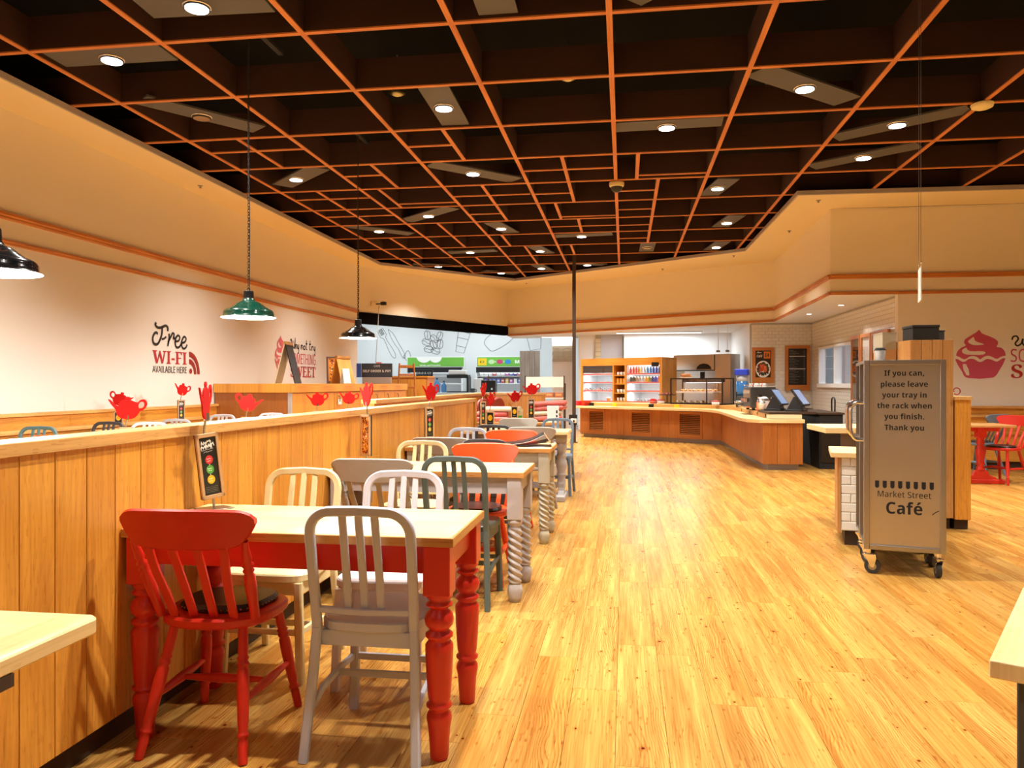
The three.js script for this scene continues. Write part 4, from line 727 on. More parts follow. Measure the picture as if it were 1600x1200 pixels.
// bottles, cartons and snacks in the fridge cabinet
const bottleG = lathe([[0, 0], [.030, 0], [.032, .01], [.032, .11], [.026, .135], [.013, .155], [.012, .175], [0, .175]], 14), capG = lathe([[0, .172], [.014, .172], [.014, .19], [0, .19]], 10);
function inFrame(x, z) { return k2w(x, z); }
const tone = (r, g, b) => std(L(r, g, b), .3);
{
  const cols = [tone(.55, .03, .02), tone(.62, .05, .03), tone(.7, .12, .10), tone(.75, .35, .06), tone(.78, .74, .70), tone(.65, .75, .80), tone(.16, .45, .70), tone(.05, .25, .60), tone(.03, .12, .45), tone(.02, .06, .35), tone(.02, .10, .30)], nm = ['dark red', 'red', 'pink', 'orange', 'milky white', 'pale blue', 'sky blue', 'bright blue', 'royal blue', 'navy', 'deep blue'];
  for (let i = 0; i < 11; i++) { const p = inFrame(.73 + i * .083, -1.08), t = thing('drink_bottle', `${nm[i]} drink bottle on the top shelf of the right fridge`, 'bottle', [p[0], 1.535, p[1]], 0, 'bottles on the top fridge shelf'); part('body', bottleG, cols[i], t); part('cap', capG, M.paper, t); }
  const cc = [tone(.10, .10, .06), tone(.12, .12, .05), tone(.55, .42, .30), tone(.65, .65, .62), tone(.75, .76, .74), tone(.85, .45, .05), tone(.30, .30, .06), tone(.08, .08, .40), tone(.10, .10, .50), tone(.8, .28, .04)], cn = ['olive', 'dark green', 'tan', 'grey', 'white', 'yellow', 'moss', 'indigo', 'violet-blue', 'orange'];
  for (let i = 0; i < 10; i++) { const p = inFrame(.74 + i * .09, -1.1), t = thing('drink_carton', `${cn[i]} carton on the second shelf of the right fridge`, 'carton', [p[0], 1.325, p[1]], KT, 'cartons on the second fridge shelf'); part('body', rbox(.066, .115, .06, 0, .0575, 0, .004), cc[i], t); part('gable', extrude(shapeOf([[-.03, .115], [.03, .115], [.012, .138], [-.012, .138]]), .056).translate(0, 0, -.028), cc[i], t); }
  const sn = [[1.50, 'white striped tub', M.paper], [1.29, 'orange snack bag', tone(.85, .35, .06)], [1.06, 'pale wrapped snack', M.paper], [.855, 'white yoghurt pot', M.paper]];
  for (const [y, n, m] of sn) for (let i = 0; i < 3; i++) { const p = inFrame(.375 + i * .095, -1.06), t = thing('snack_pack', `${n} on the narrow middle shelves, ${['left', 'middle', 'right'][i]} of its row`, 'snack', [p[0], y, p[1]], KT, 'snacks on the narrow shelves'); if (y === 1.29) part('bag', extrude(shapeOf([[-.038, 0], [.038, 0], [.032, .06], [.04, .13], [-.04, .13], [-.032, .06]], [], 2), .04, .012), m, t); else { part('pot', lathe([[0, 0], [.03, 0], [.038, .08], [0, .08]], 16), m, t); part('lid', lathe([[.04, .078], [.04, .086], [0, .088]], 16), y === 1.5 ? M.stickerMaroon : M.white, t); } }
  for (let i = 0; i < 7; i++) { const p = inFrame(-.60 + i * .12, -1.1); const t = thing('sandwich_pack', `dark sandwich pack ${['far left', 'second from left', 'third from left', 'middle', 'fifth from left', 'sixth from left', 'far right'][i]} on the third shelf of the left fridge`, 'sandwich', [p[0], 1.115, p[1]], KT, 'sandwich packs in the left fridge'); part('wedge', extrude(shapeOf([[-.05, 0], [.05, 0], [-.05, .07]]), .06, .004), i % 3 ? M.charcoal : M.leatherRed, t); part('label', box(.03, .03, .002, -.02, .022, .062), M.paper, t); }
  const o = inFrame(.05, -1.08), t = thing('snack_pack', 'single orange tub on the bottom shelf of the left fridge', 'snack', [o[0], .85, o[1]], KT, 'tubs in the fridge'); part('pot', lathe([[0, 0], [.045, 0], [.052, .08], [0, .08]], 16), tone(.7, .22, .03), t); part('lid', lathe([[.054, .078], [.054, .088], [0, .09]], 16), M.paper, t);
  for (let i = 0; i < 6; i++) { const p = inFrame(.95 + i * .1, -1.08), b = thing('yoghurt_pot', `grey pot ${i + 1 === 1 ? 'leftmost' : ['second', 'third', 'fourth', 'fifth', 'sixth'][i - 1]} on the bottom shelf of the right fridge`, 'pot', [p[0], .85, p[1]], 0, 'pots on the bottom fridge shelf'); part('pot', lathe([[0, 0], [.028, 0], [.035, .06], [0, .06]], 14), M.grey, b); part('lid', lathe([[.037, .058], [.037, .064], [0, .065]], 14), M.white, b); }
}
// glass display case with pastries
{
  const t = thing('display_case', 'glass pastry display case with black frame on the counter', 'display', [KX, .83, KZ], KT), x0 = 2.40, x1 = 3.66, z0 = -.72, z1 = -.22, h = .58, e = .012;
  const bars = []; for (const x of [x0, x1]) for (const z of [z0, z1]) bars.push(bb(x - e, 0, z - e, x + e, h, z + e)); for (const y of [.012, h - .012]) { for (const z of [z0, z1]) bars.push(bb(x0, y - e, z - e, x1, y + e, z + e)); for (const x of [x0, x1]) bars.push(bb(x - e, y - e, z0, x + e, y + e, z1)); } bars.push(bb(3.28, 0, z1 - e, 3.30, h, z1 + e));
  part('frame', bars, M.black, t); part('base', bb(x0, 0, z0, x1, .03, z1), M.blackMatt, t); part('middle_shelf', bb(x0 + .1, .27, z0 + .05, x1 - .25, .285, z1 - .06), M.white, t); part('shelf_front', bb(x0 + .1, .25, z1 - .06, x1 - .25, .295, z1 - .05), M.paper, t); part('canopy', bb(x0 + .1, h - .09, z0, x1 - .2, h - .025, z0 + .2), M.dark, t); part('glass_front', bb(x0, .02, z1 - .002, x1, h - .02, z1 + .002), M.glass, t);
  part('light_tube', bb(x0 + .15, h - .105, z0 + .06, x1 - .25, h - .092, z0 + .09), M.tube, t); const r = new THREE.RectAreaLight(new THREE.Color(1, .9, .75), 30, 1.0, .05); r.position.set((x0 + x1) / 2, h - .11, -.5); r.rotation.set(-PI / 2, 0, 0); t.add(r);
  const cro = tube([V(-.05, .015, .02), V(-.025, .028, -.006), V(0, .034, -.014), V(.025, .028, -.006), V(.05, .015, .02)], .02, 16, 8); const pc = [tone(.72, .30, .06), tone(.80, .40, .12), tone(.55, .18, .04), tone(.85, .55, .35)];
  for (let i = 0; i < 9; i++) { const p = k2w(2.57 + i * .103, -.42), o = thing('pastry', `${['first', 'second', 'third', 'fourth', 'fifth', 'sixth', 'seventh', 'eighth', 'ninth'][i]} golden pastry from the left on the upper display shelf`, 'pastry', [p[0], 1.116, p[1]], KT + 1.2 + (i % 3) * .2, 'pastries on the display shelf'); part('dough', cro, pc[i % 4], o); part('glaze', cro.clone().scale(.8, .75, .8).translate(0, .012, 0), pc[(i + 1) % 4], o); }
  for (let i = 0; i < 7; i++) { const p = k2w(2.5 + i * .15, -.38), o = thing('cake_plate', `small plated cake ${['far left', 'second', 'third', 'fourth', 'fifth', 'sixth', 'far right'][i]} on the lower deck of the display case`, 'cake', [p[0], .861, p[1]], KT, 'cakes on the lower deck'); part('plate', lathe([[0, 0], [.04, 0], [.055, .01], [0, .008]], 16), M.paper, o); part('cake', lathe([[.035, .008], [.034, .05], [.028, .058], [0, .06]], 14), [tone(.8, .6, .25), tone(.2, .08, .04), tone(.75, .7, .6)][i % 3], o); part('price_tag', box(.05, .035, .002, 0, .03, .06), M.paper, o); }
  const cp = k2w(2.62, -.5), cb = thing('bread_plate', 'plate of baguettes on top of the display case', 'bread', [cp[0], 1.4105, cp[1]], KT + .2); part('plate', lathe([[0, 0], [.10, 0], [.15, .02], [.148, .022], [0, .008]], 24), M.paper, cb); for (let i = 0; i < 3; i++) part('baguette', new THREE.CapsuleGeometry(.028, .17, 4, 10).rotateZ(PI / 2).rotateY(.3 * i).translate(0, .038 + i * .016, (i - 1) * .035), pc[i], cb);
}
{ // little red-topped dishes left and right of the display case
  for (const [x, z, y, m, lab] of [[1.85, -.35, .83, M.leatherPink, 'red striped tub left of the display case'], [2.08, -.32, .83, M.paper, 'white dish left of the display case'], [3.62, .0, .83, M.paper, 'white cake box right of the display case']]) { const p = k2w(x, z), o = thing('tub', lab, 'tub', [p[0], y, p[1]], KT); part('tub', lathe([[0, 0], [.075, 0], [.085, .07], [0, .07]], 20), m, o); part('lid', lathe([[.088, .068], [.088, .085], [.04, .11], [0, .112]], 20), x < 2 ? M.teapot : M.leatherRed, o); }
  const p = k2w(2.05, -.62), o = thing('tiered_stand', 'dark two-tier stand with red buns beside the display case', 'stand', [p[0], .83, p[1]], KT); part('upright', cyl(V(0, 0, 0), V(0, .26, 0), .012), M.dark, o); part('tier', rbox(.34, .02, .2, 0, .2, 0, .006), M.dark, o); part('base', rbox(.3, .02, .2, 0, .01, 0, .006), M.dark, o); for (let i = 0; i < 3; i++) part('bun', new THREE.SphereGeometry(.045, 14, 8, 0, 7, 0, 1.6).translate(-.1 + i * .1, .21, 0), M.leatherRed, o);
}
for (const [x, m, lab] of [[.34, M.black, 'black price block at the left of the tray rail'], [1.02, tone(.85, .6, .02), 'yellow price block on the tray rail by the left fridge'], [2.02, M.black, 'black price block on the tray rail by the right fridge'], [2.68, tone(.85, .6, .02), 'yellow price block on the tray rail by the display case']]) { const p = k2w(x, .0), o = thing('price_block', lab, 'sign', [p[0], .756, p[1]], KT, 'price blocks on the tray rail'); part('block', rbox(.12, .075, .03, 0, .0375, 0, .003), m, o); part('foot', rbox(.13, .006, .05, 0, .003, 0, .002), m, o); }
{ const p = k2w(.10, .02), o = thing('red_tray_stack', 'stack of red trays at the left end of the counter', 'trays', [p[0], .756, p[1]], KT); for (let i = 0; i < 4; i++) part('tray', [rbox(.30, .008, .24, 0, .01 + i * .028, 0, .003), rbox(.30, .022, .01, 0, .018 + i * .028, .115, .003), rbox(.01, .022, .24, -.145, .018 + i * .028, 0, .003), rbox(.01, .022, .24, .145, .018 + i * .028, 0, .003)], M.teapot, o); }

// till end: screens, jars, coffee machine, water dispenser
function till(x, z, turn, label) {
  const t = thing('till_screen', label, 'till', [x, .866, z], turn); part('stand', [rbox(.26, .03, .28, 0, .015, 0, .006), extrude(shapeOf([[-.12, .03], [.12, .03], [.06, .22], [-.02, .22]]), .16, .005).translate(0, 0, -.08)], M.black, t);
  part('monitor', rbox(.30, .03, .36).rotateZ(-.95).translate(.06, .21, 0), M.black, t); part('display', box(.26, .002, .30).rotateZ(-.95).translate(.06 + .0165 * Math.sin(.95), .21 + .0165 * Math.cos(.95), 0), std(L(.03, .05, .09), .12, { emissive: new THREE.Color(.35, .5, .8), emissiveIntensity: 1.6 }), t);
}
till(2.34, -12.58, -.5, 'black till with slanted bright screen, left of the pair'); till(2.60, -12.30, -.5, 'black till with slanted bright screen, right of the pair');
{ const t = thing('receipt_printer', 'squat black printer beside the right till', 'printer', [2.74, .866, -12.72]); part('body', rbox(.12, .11, .2, 0, .055, 0, .012), M.blackMatt, t); part('slot', box(.09, .006, .01, 0, .108, .06), M.grey, t); }
{ const t = thing('coffee_machine', 'coffee machine with cups stacked on top behind the tills', 'coffee machine', [2.34, .83, -14.0], -PI / 2); part('body', rbox(.75, .36, .42, 0, .22, 0, .02), M.charcoal, t); part('front_panel', rbox(.70, .14, .02, 0, .28, .212, .006), M.chrome, t); part('drip_tray', rbox(.68, .03, .14, 0, .06, .24, .006), M.chrome, t); for (const s of [-.2, 0, .2]) part('group_head', [cyl(V(s, .2, .25), V(s, .14, .25), .035), cyl(V(s, .15, .25), V(s, .13, .40), .014)], M.chrome, t); part('cup_rail', [tube([V(-.36, .43, -.19), V(-.36, .43, .19), V(.36, .43, .19), V(.36, .43, -.19)], .006, 40, 6)], M.chrome, t); part('foot', [box(.05, .04, .05, -.3, .02, .15), box(.05, .04, .05, .3, .02, .15), box(.05, .04, .05, -.3, .02, -.15), box(.05, .04, .05, .3, .02, -.15)], M.rubber, t); }
{ const cupG = lathe([[0, 0], [.026, 0], [.040, .06], [.037, .06], [.022, .004]], 14); let n = 0; for (let i = 0; i < 7; i++) for (let j = 0; j < 2; j++) { n++; const z = -14.3 + i * .10, x = 2.25 + j * .12, o = thing('coffee_cup', `upturned cup ${['farthest', 'sixth', 'fifth', 'fourth', 'third', 'second', 'nearest'][i]} in the ${j ? 'rear' : 'front'} row on the coffee machine`, 'cup', [x, 1.231, z], 0, 'cups on the coffee machine'); part('cup', cupG.clone().rotateX(PI).translate(0, .06, 0), n % 5 === 2 ? M.leatherPink : (n % 3 ? M.paper : M.charcoal), o); part('handle', new THREE.TorusGeometry(.016, .004, 6, 12).translate(.046, .03, 0), M.paper, o); } }
{ const t = thing('water_dispenser', 'blue and clear slush dispenser at the corner of the counter', 'dispenser', [2.28, .83, -15.6], -.3); part('base', rbox(.2, .22, .28, 0, .11, 0, .01), M.charcoal, t); part('bowl', lathe([[0, .22], [.10, .22], [.11, .3], [.11, .5], [0, .5]], 20), std(L(.05, .22, .62), .15), t); part('clear_section', lathe([[0, .5], [.105, .5], [.11, .62], [0, .62]], 20), std(L(.55, .66, .85), .12), t); part('lid', rbox(.25, .12, .26, 0, .68, 0, .015), std(L(.01, .05, .75), .3), t); part('tap', [cyl(V(-.08, .27, .14), V(-.08, .20, .16), .014), box(.03, .05, .02, -.08, .28, .15)], M.black, t); }
for (const [x, z, s, m, m2, lab] of [[2.22, -13.15, 1.25, tone(.80, .10, .03), M.glass, 'glass jar with red sweets by the tills'], [2.175, -12.90, .9, tone(.75, .42, .22), M.glass, 'small amber jar by the tills'], [2.18, -12.76, .9, tone(.78, .62, .45), M.glass, 'small cream jar by the tills'], [2.30, -13.3, 1.4, M.paper, M.glass, 'large pale jar with striped lid by the tills']]) { const o = thing('jar', lab, 'jar', [x, z > -12.94 ? .8655 : .8305, z], 0, 'jars by the tills'); part('contents', lathe([[0, .004], [.052 * s, .004], [.056 * s, .02], [.056 * s, .12 * s], [0, .12 * s]], 18), m, o); part('lid', lathe([[.045 * s, .12 * s], [.05 * s, .125 * s], [.05 * s, .15 * s], [.02 * s, .17 * s], [0, .172 * s]], 18), s === 1.4 ? M.white : M.chrome, o); if (s === 1.4) for (let i = 0; i < 3; i++) part('stripe', lathe([[.052 * s, .128 * s + i * .012], [.052 * s, .133 * s + i * .012]], 18), M.black, o); }
{ const t = thing('paper_cup_stack', 'stack of white paper cups with black bands by the tills', 'cups', [2.27, .8305, -13.52]); for (let i = 0; i < 6; i++) part('cup', lathe([[.032, i * .045], [.04, i * .045 + .045], [.041, i * .045 + .05]], 16), i % 2 ? M.black : M.paper, t); }
{ const t = thing('napkin_box', 'orange cardboard tray on a black base by the tills', 'box', [2.34, .866, -12.86]); part('base', rbox(.2, .02, .12, 0, .01, 0, .004), M.black, t); part('body', rbox(.13, .13, .08, .03, .085, 0, .006), tone(.62, .22, .06), t); part('sticks', [cyl(V(.0, .14, 0), V(-.01, .2, 0), .006), cyl(V(.02, .14, .01), V(.02, .21, .01), .006), cyl(V(.05, .14, 0), V(.06, .2, 0), .006)], M.paper, t); }

// ------------------------------------------------------------------ kitchen behind the counter
const kitchenOut = [W2, W3, W4, W5, [4.31, -12.63], [4.31, -18.3], [2.95, -18.3], [2.95, -23.2], [-3.32, -23.2]];
struct('ceiling_servery', slab(poly(kitchenOut), 2.66, 2.70), M.white);
{
  const g = structGroup('wall_servery_side'), win = [-15.05, -17.55], yb = 1.27, yt = 2.07;
  // a wall with a serving hatch cut through it
  part('wall_body', [bb(4.19, 0, -12.77, 4.33, 2.66, win[0]), bb(4.19, 0, win[1], 4.33, 2.66, -18.3), bb(4.19, 0, win[0], 4.33, yb, win[1]), bb(4.19, yt, win[0], 4.33, 2.66, win[1])], M.grout, g);
  tileWall(g, 5.5, 2.66, .15, .075, (q) => q.rotateY(-PI / 2).translate(4.19, 0, -18.27), 'near', (x, y) => { const z = -18.27 + x; return z < win[0] + .06 && z > win[1] - .06 && y > yb - .03 && y < yt + .03; });
}
{ const g = structGroup('wall_servery_back'); part('wall_body', bb(2.86, 0, -18.22, 4.33, 2.66, -18.40), M.grout, g); tileWall(g, 1.31, 2.66, .15, .075, (q) => q.translate(2.87, 0, -18.22), 'near'); }
struct('wall_kitchen', [bb(-.05, 0, -22.9, 2.95, 2.66, -23.1), bb(2.86, 0, -18.41, 3.0, 2.66, -23.1), bb(.0, 1.9, -21.5, 2.86, 2.66, -21.6)], M.white);
struct('wall_kitchen_left', [bb(-.64, 0, -21.9, -.05, 2.66, -22.1)], std(L(.55, .54, .58), .7));
struct('wall_kitchen_column', [bb(-1.28, 0, -21.9, -.80, 2.66, -22.1)], M.white);
{ const g = structGroup('wall_pier'); part('pier_body', bb(-.80, 0, -21.86, -.64, 2.66, -22.1), M.stone, g); for (let j = 0; j < 20; j++) part('brick', rbox(.155, .115, .02, -.72, .12 + j * .125, -21.85, .003), M.leatherCream, g); }
{ // serving window with blue-white room behind
  const g = structGroup('window_1'), z0 = -15.05, z1 = -17.55, y0 = 1.27, y1 = 2.07; const f = []; for (const z of [z0, -16.3, z1]) f.push(bb(4.17, y0, z - .03, 4.30, y1, z + .03)); f.push(bb(4.17, y1 - .04, z0, 4.30, y1, z1), bb(4.14, y0 - .06, z0 + .02, 4.32, y0 + .02, z1 - .02)); part('window_frame', f, M.white, g); part('window_pane', bb(4.24, y0, z0, 4.245, y1, z1), M.glass, g);
}
struct('wall_back_room', [bb(4.33, 0, -18.8, 7.4, 2.9, -18.95), bb(7.3, 0, -12.8, 7.4, 2.9, -18.95), bb(4.33, 2.8, -12.8, 7.4, 2.9, -18.95), bb(4.33, -.1, -12.8, 7.4, 0, -18.95)], M.white);
{ const t = thing('stock_rack', 'white rack of goods behind the serving window', 'rack', [6.7, 0, -17.2]); for (const y of [.4, .9, 1.4, 1.9]) part('rack_shelf', box(.5, .03, 2.2, 0, y, 0), M.white, t); part('upright', [box(.04, 2.2, .04, -.23, 1.1, -1.08), box(.04, 2.2, .04, -.23, 1.1, 1.08), box(.04, 2.2, .04, .23, 1.1, -1.08), box(.04, 2.2, .04, .23, 1.1, 1.08)], M.greyMetal, t); for (let i = 0; i < 6; i++) part('pack', rbox(.3, .3, .25, 0, 1.565, -.85 + i * .34, .01), [M.blueGrey, M.paper, M.stone][i % 3], t); }
function areaLamp(x, y, z, w, d, power, color, label, turn = 0) {
  const t = thing('ceiling_light_panel', label, 'light', [x, y, z], turn); part('frame', box(w + .04, .03, d + .04, 0, -.014, 0), M.white, t); part('diffuser', box(w, .012, d, 0, -.033, 0), M.tube, t);
  const r = new THREE.RectAreaLight(color, power, w, d); r.position.set(0, -.045, 0); r.rotation.set(-PI / 2, 0, 0); t.add(r);
}
areaLamp(.9, 2.66, -20.85, 2.2, .3, 85, COOL, 'bright cool light panel over the kitchen'); areaLamp(-1.9, 2.66, -22.3, .9, .3, 34, COOL, 'cool light panel over the passage beside the kitchen'); areaLamp(5.8, 2.8, -16, 1.6, 1.2, 18, new THREE.Color(.75, .86, 1), 'bluish light panel in the room behind the serving window');
for (const [x, z, w] of [[3.6, -15.9, 'nearer'], [3.75, -14.2, 'farther from the back wall']]) { const t = thing('soffit_downlight', `small recessed spotlight in the servery ceiling, ${w}`, 'downlight', [x, 2.66, z], 0, 'servery downlights'); part('trim_ring', new THREE.TorusGeometry(.05, .008, 8, 20).rotateX(PI / 2), M.chrome, t); part('lamp_face', new THREE.CylinderGeometry(.045, .045, .01, 20).translate(0, -.004, 0), M.lamp, t); const s = new THREE.SpotLight(WARM, 9, 0, .95, .7, 2); s.position.set(0, -.02, 0); s.target.position.set(0, -3, 0); s.castShadow = true; t.add(s, s.target); }
{ // doors of the glazed cupboard on the side wall
  const t = thing('notice_cabinet', 'row of timber framed glazed notice doors on the tiled side wall', 'cabinet', [4.17, 0, -14]); const z = [-.97, -.40, .20, 1.08];
  for (let i = 0; i < 3; i++) { const a = z[i], b = z[i + 1] - .03, g = new THREE.Group(); g.name = 'door'; t.add(g); part('door_frame', [gbox('z', -.05, 2.09, a, -.01, 2.15, b), gbox('z', -.05, .95, a, -.01, 1.01, b), gbox('y', -.05, 1.01, a, -.01, 2.09, a + .06), gbox('y', -.05, 1.01, b - .06, -.01, 2.09, b)], M.mould, g); part('backing', box(.006, 1.08, b - a - .12, -.016, 1.55, (a + b) / 2), i ? M.paper : M.dark, g); part('pane', box(.003, 1.08, b - a - .12, -.042, 1.55, (a + b) / 2), M.glass, g); }
}
const posterTex = canvasTex(256, 352, (g) => {
  g.fillStyle = '#2b160c'; g.fillRect(0, 0, 256, 352); g.fillStyle = '#d8741a'; g.fillRect(140, 14, 104, 92); g.fillStyle = '#1c120a'; g.font = 'bold 66px sans-serif'; g.fillText('£4', 156, 84); g.strokeStyle = '#f4eee0'; scrawl(g, 30, 26, 74, 4, 5); g.font = 'italic bold 42px serif'; g.fillStyle = '#f4eee0'; g.fillText('Café', 18, 88);
  g.fillStyle = '#efe9dd'; g.beginPath(); g.ellipse(128, 245, 122, 110, 0, 0, 7); g.fill(); const r = rng(8); for (let i = 0; i < 120; i++) { const a = r() * 7, q = 55 + r() * 45; g.fillStyle = ['#213016', '#3d5424', '#18140c', '#6b1f10'][i % 4]; g.beginPath(); g.ellipse(128 + Math.cos(a) * q, 245 + Math.sin(a) * q * .88, 8 + r() * 10, 6 + r() * 8, a, 0, 7); g.fill(); }
  for (let i = 0; i < 70; i++) { const a = r() * 7, q = r() * 58; g.fillStyle = ['#c2461a', '#e0702a', '#8c2410', '#d85a1c'][i % 4]; g.beginPath(); g.ellipse(128 + Math.cos(a) * q, 236 + Math.sin(a) * q * .8, 10 + r() * 12, 8 + r() * 8, a, 0, 7); g.fill(); }
});
const menuTex = canvasTex(256, 448, (g) => { g.fillStyle = '#0e0d0d'; g.fillRect(0, 0, 256, 448); g.fillStyle = '#d8d4cc'; g.fillRect(14, 92, 222, 9); g.fillRect(14, 246, 222, 9); g.strokeStyle = '#cfcac0'; for (let i = 0; i < 22; i++) { const y = 22 + i * 19; if (Math.abs(y - 96) < 12 || Math.abs(y - 250) < 12) continue; scrawl(g, 16, y, 60 + (i * 37) % 90, 50 + i, 1.6); scrawl(g, 212, y, 22, 90 + i, 1.6); } });
function framed(x0, x1, y0, y1, z, tex, label, name) { const t = thing(name, label, 'sign', [(x0 + x1) / 2, (y0 + y1) / 2, z]), w = x1 - x0, h = y1 - y0, f = .07; part('frame', [gbox('x', -w / 2, h / 2 - f, 0, w / 2, h / 2, .035), gbox('x', -w / 2, -h / 2, 0, w / 2, -h / 2 + f + .06, .035), gbox('y', -w / 2, -h / 2, 0, -w / 2 + f, h / 2, .033), gbox('y', w / 2 - f, -h / 2, 0, w / 2, h / 2, .033)], M.mould, t); part('print', box(w - 2 * f, h - 2 * f - .06, .012, 0, .03, .010), std(0xffffff, .4, { map: tex }), t); part('backing', box(w - .02, h - .02, .006, 0, 0, .001), M.dark, t); }
framed(2.88, 3.36, 1.30, 2.11, -18.205, posterTex, 'framed food poster with an orange £4 corner', 'menu_poster'); framed(3.60, 4.14, 1.13, 2.15, -18.205, menuTex, 'framed black menu board with white lines', 'menu_board');
{ // extractor hood and ovens
  const p = k2w(0, 0), t = thing('extractor_hood', 'stainless extractor hood above the pass', 'hood', [KX, 0, KZ], KT); part('canopy', [bb(1.35, 1.62, -2.6, 2.47, 2.0, -2.05)], M.steel, t); part('dark_arch', extrude(shapeOf([[-.2, 0], [.2, 0], [.17, .07], [.1, .12], [0, .14], [-.1, .12], [-.17, .07]]), .02).translate(2.2, 1.64, -2.05), M.black, t); part('edge_rail', bb(1.35, 1.60, -2.06, 2.49, 1.625, -2.04), M.black, t); part('back_splash', bb(1.35, .85, -2.62, 2.49, 1.62, -2.58), M.steel, t); part('prep_bench', bb(1.35, 0, -2.6, 2.49, .85, -2.1), M.steel, t); part('hanging_board', bb(2.08, 1.3, -2.1, 2.2, 1.58, -2.08), M.black, t);
  const f = thing('upright_fridge', 'tall stainless fridge right of the extractor hood', 'fridge', [KX, 0, KZ], KT); part('body', bb(2.50, .1, -2.5, 2.92, 2.0, -2.05), M.steel, f); part('door', bb(2.51, .14, -2.05, 2.91, 1.98, -2.03), M.steel, f); part('handle', cyl(V(2.58, 1.0, -2.0), V(2.58, 1.3, -2.0), .012), M.chrome, f); part('feet', [bb(2.55, 0, -2.55, 2.6, .1, -2.5), bb(2.86, 0, -2.1, 2.90, .1, -2.06)], M.rubber, f);
  for (const [x, lab] of [[2.66, 'left of two thin'], [2.9, 'right of two thin']]) { const c = thing('hanging_rail', `${lab} white rods hanging above the tall fridge`, 'rod', [...[k2w(x, -1.9)].flatMap(([a, b]) => [a, 0, b])]); part('rod', cyl(V(0, 2.08, 0), V(0, 2.66, 0), .008), M.white, c); part('clip', box(.09, .05, .03, 0, 2.06, 0), M.greyMetal, c); }
}
{ const t = thing('plate_stack_trolley', 'dark trolley of plates below the tiled wall', 'trolley', [3.55, 0, -15.4]); part('body', rbox(.7, .55, .9, 0, .40, 0, .02), M.blackMatt, t); part('top', rbox(.74, .03, .94, 0, .69, 0, .008), M.dark, t); part('handle', tube([V(.3, .7, .4), V(.3, 1.0, .4), V(.3, 1.03, .3), V(.3, 1.0, .2), V(.3, .7, .2)], .014, 24, 8), M.black, t); for (const x of [-.28, .28]) for (const z of [-.36, .36]) part('wheel', new THREE.CylinderGeometry(.06, .06, .03, 18).rotateX(PI / 2).translate(x, .06, z), M.rubber, t); part('leg', [box(.03, .1, .03, -.28, .1, .36), box(.03, .1, .03, .28, .1, .36), box(.03, .1, .03, -.28, .1, -.36), box(.03, .1, .03, .28, .1, -.36)], M.greyMetal, t);
  const b = thing('plate_stack', 'stack of silver plates on the dark trolley', 'plates', [3.4, .7055, -15.2]); for (let i = 0; i < 8; i++) part('plate', lathe([[0, i * .014], [.09, i * .014], [.13, i * .014 + .018], [.128, i * .014 + .02], [0, i * .014 + .006]], 24), M.chrome, b); }
// dark post with socket box
{ const t = thing('power_pole', 'dark floor-to-ceiling service pole with a white socket', 'pole', [-1.08, 0, -16.95]); part('pole', rbox(.075, 4.3, .075, 0, 2.15, 0, .006), M.dark, t); part('foot_plate', rbox(.16, .012, .16, 0, .006, 0, .003), M.dark, t); const s = part('socket_box', rbox(.13, .10, .05, -.005, .48, .062, .006), M.paper, t); part('plug', cyl(V(0, .475, .087), V(0, .475, .11), .022, .018), M.black, s); part('cable', tube([V(0, .46, .10), V(-.01, .3, .08), V(-.05, .12, .06), V(-.09, .008, .10), V(-.05, .006, .2)], .006, 24, 6), M.rubber, t); part('plate', rbox(.18, .22, .02, -.02, .50, .048, .003), M.black, t); }

// ------------------------------------------------------------------ shop beyond the black fascia
struct('floor_shop', bb(-16, -.1, -17.0, -6.42, -.002, -33), M.storeFloor); struct('floor_shop_far', bb(-6.42, -.1, -24.0, 2.0, -.002, -33), M.storeFloor);
struct('ceiling_shop', [bb(-16, 4.4, -17.2, -6.2, 4.5, -33), bb(-6.2, 4.4, -22.8, 2, 4.5, -33)], M.white);
struct('wall_shop_far', bb(-16, 0, -32, 2, 4.4, -32.2), std(L(.74, .77, .78), .8)); struct('wall_shop_left', bb(-16, 0, -17, -16.15, 4.4, -33), M.white); struct('wall_shop_right', bb(2, 0, -23.3, 2.15, 4.4, -33), M.white); struct('wall_shop_near', [bb(-16, 0, -17.05, -6.25, 4.4, -17.2)], M.white); struct('wall_shop_servery', bb(-1.28, 0, -23.12, 2.1, 4.4, -23.3), M.white);
for (const [x, z, w] of [[-9.0, -21, 'first of the shop panels, near the opening'], [-9.5, -26, 'second shop panel on the left'], [-5.0, -26.5, 'shop panel in the middle'], [-5.5, -30, 'far shop panel in the middle'], [-10, -30, 'far shop panel on the left'], [-1.2, -28, 'shop panel on the right'], [-3.6, -24.2, 'shop panel just past the servery']]) areaLamp(x, 4.4, z, 2.6, .6, 34, COOL, `long cool white ceiling panel, ${w}`);
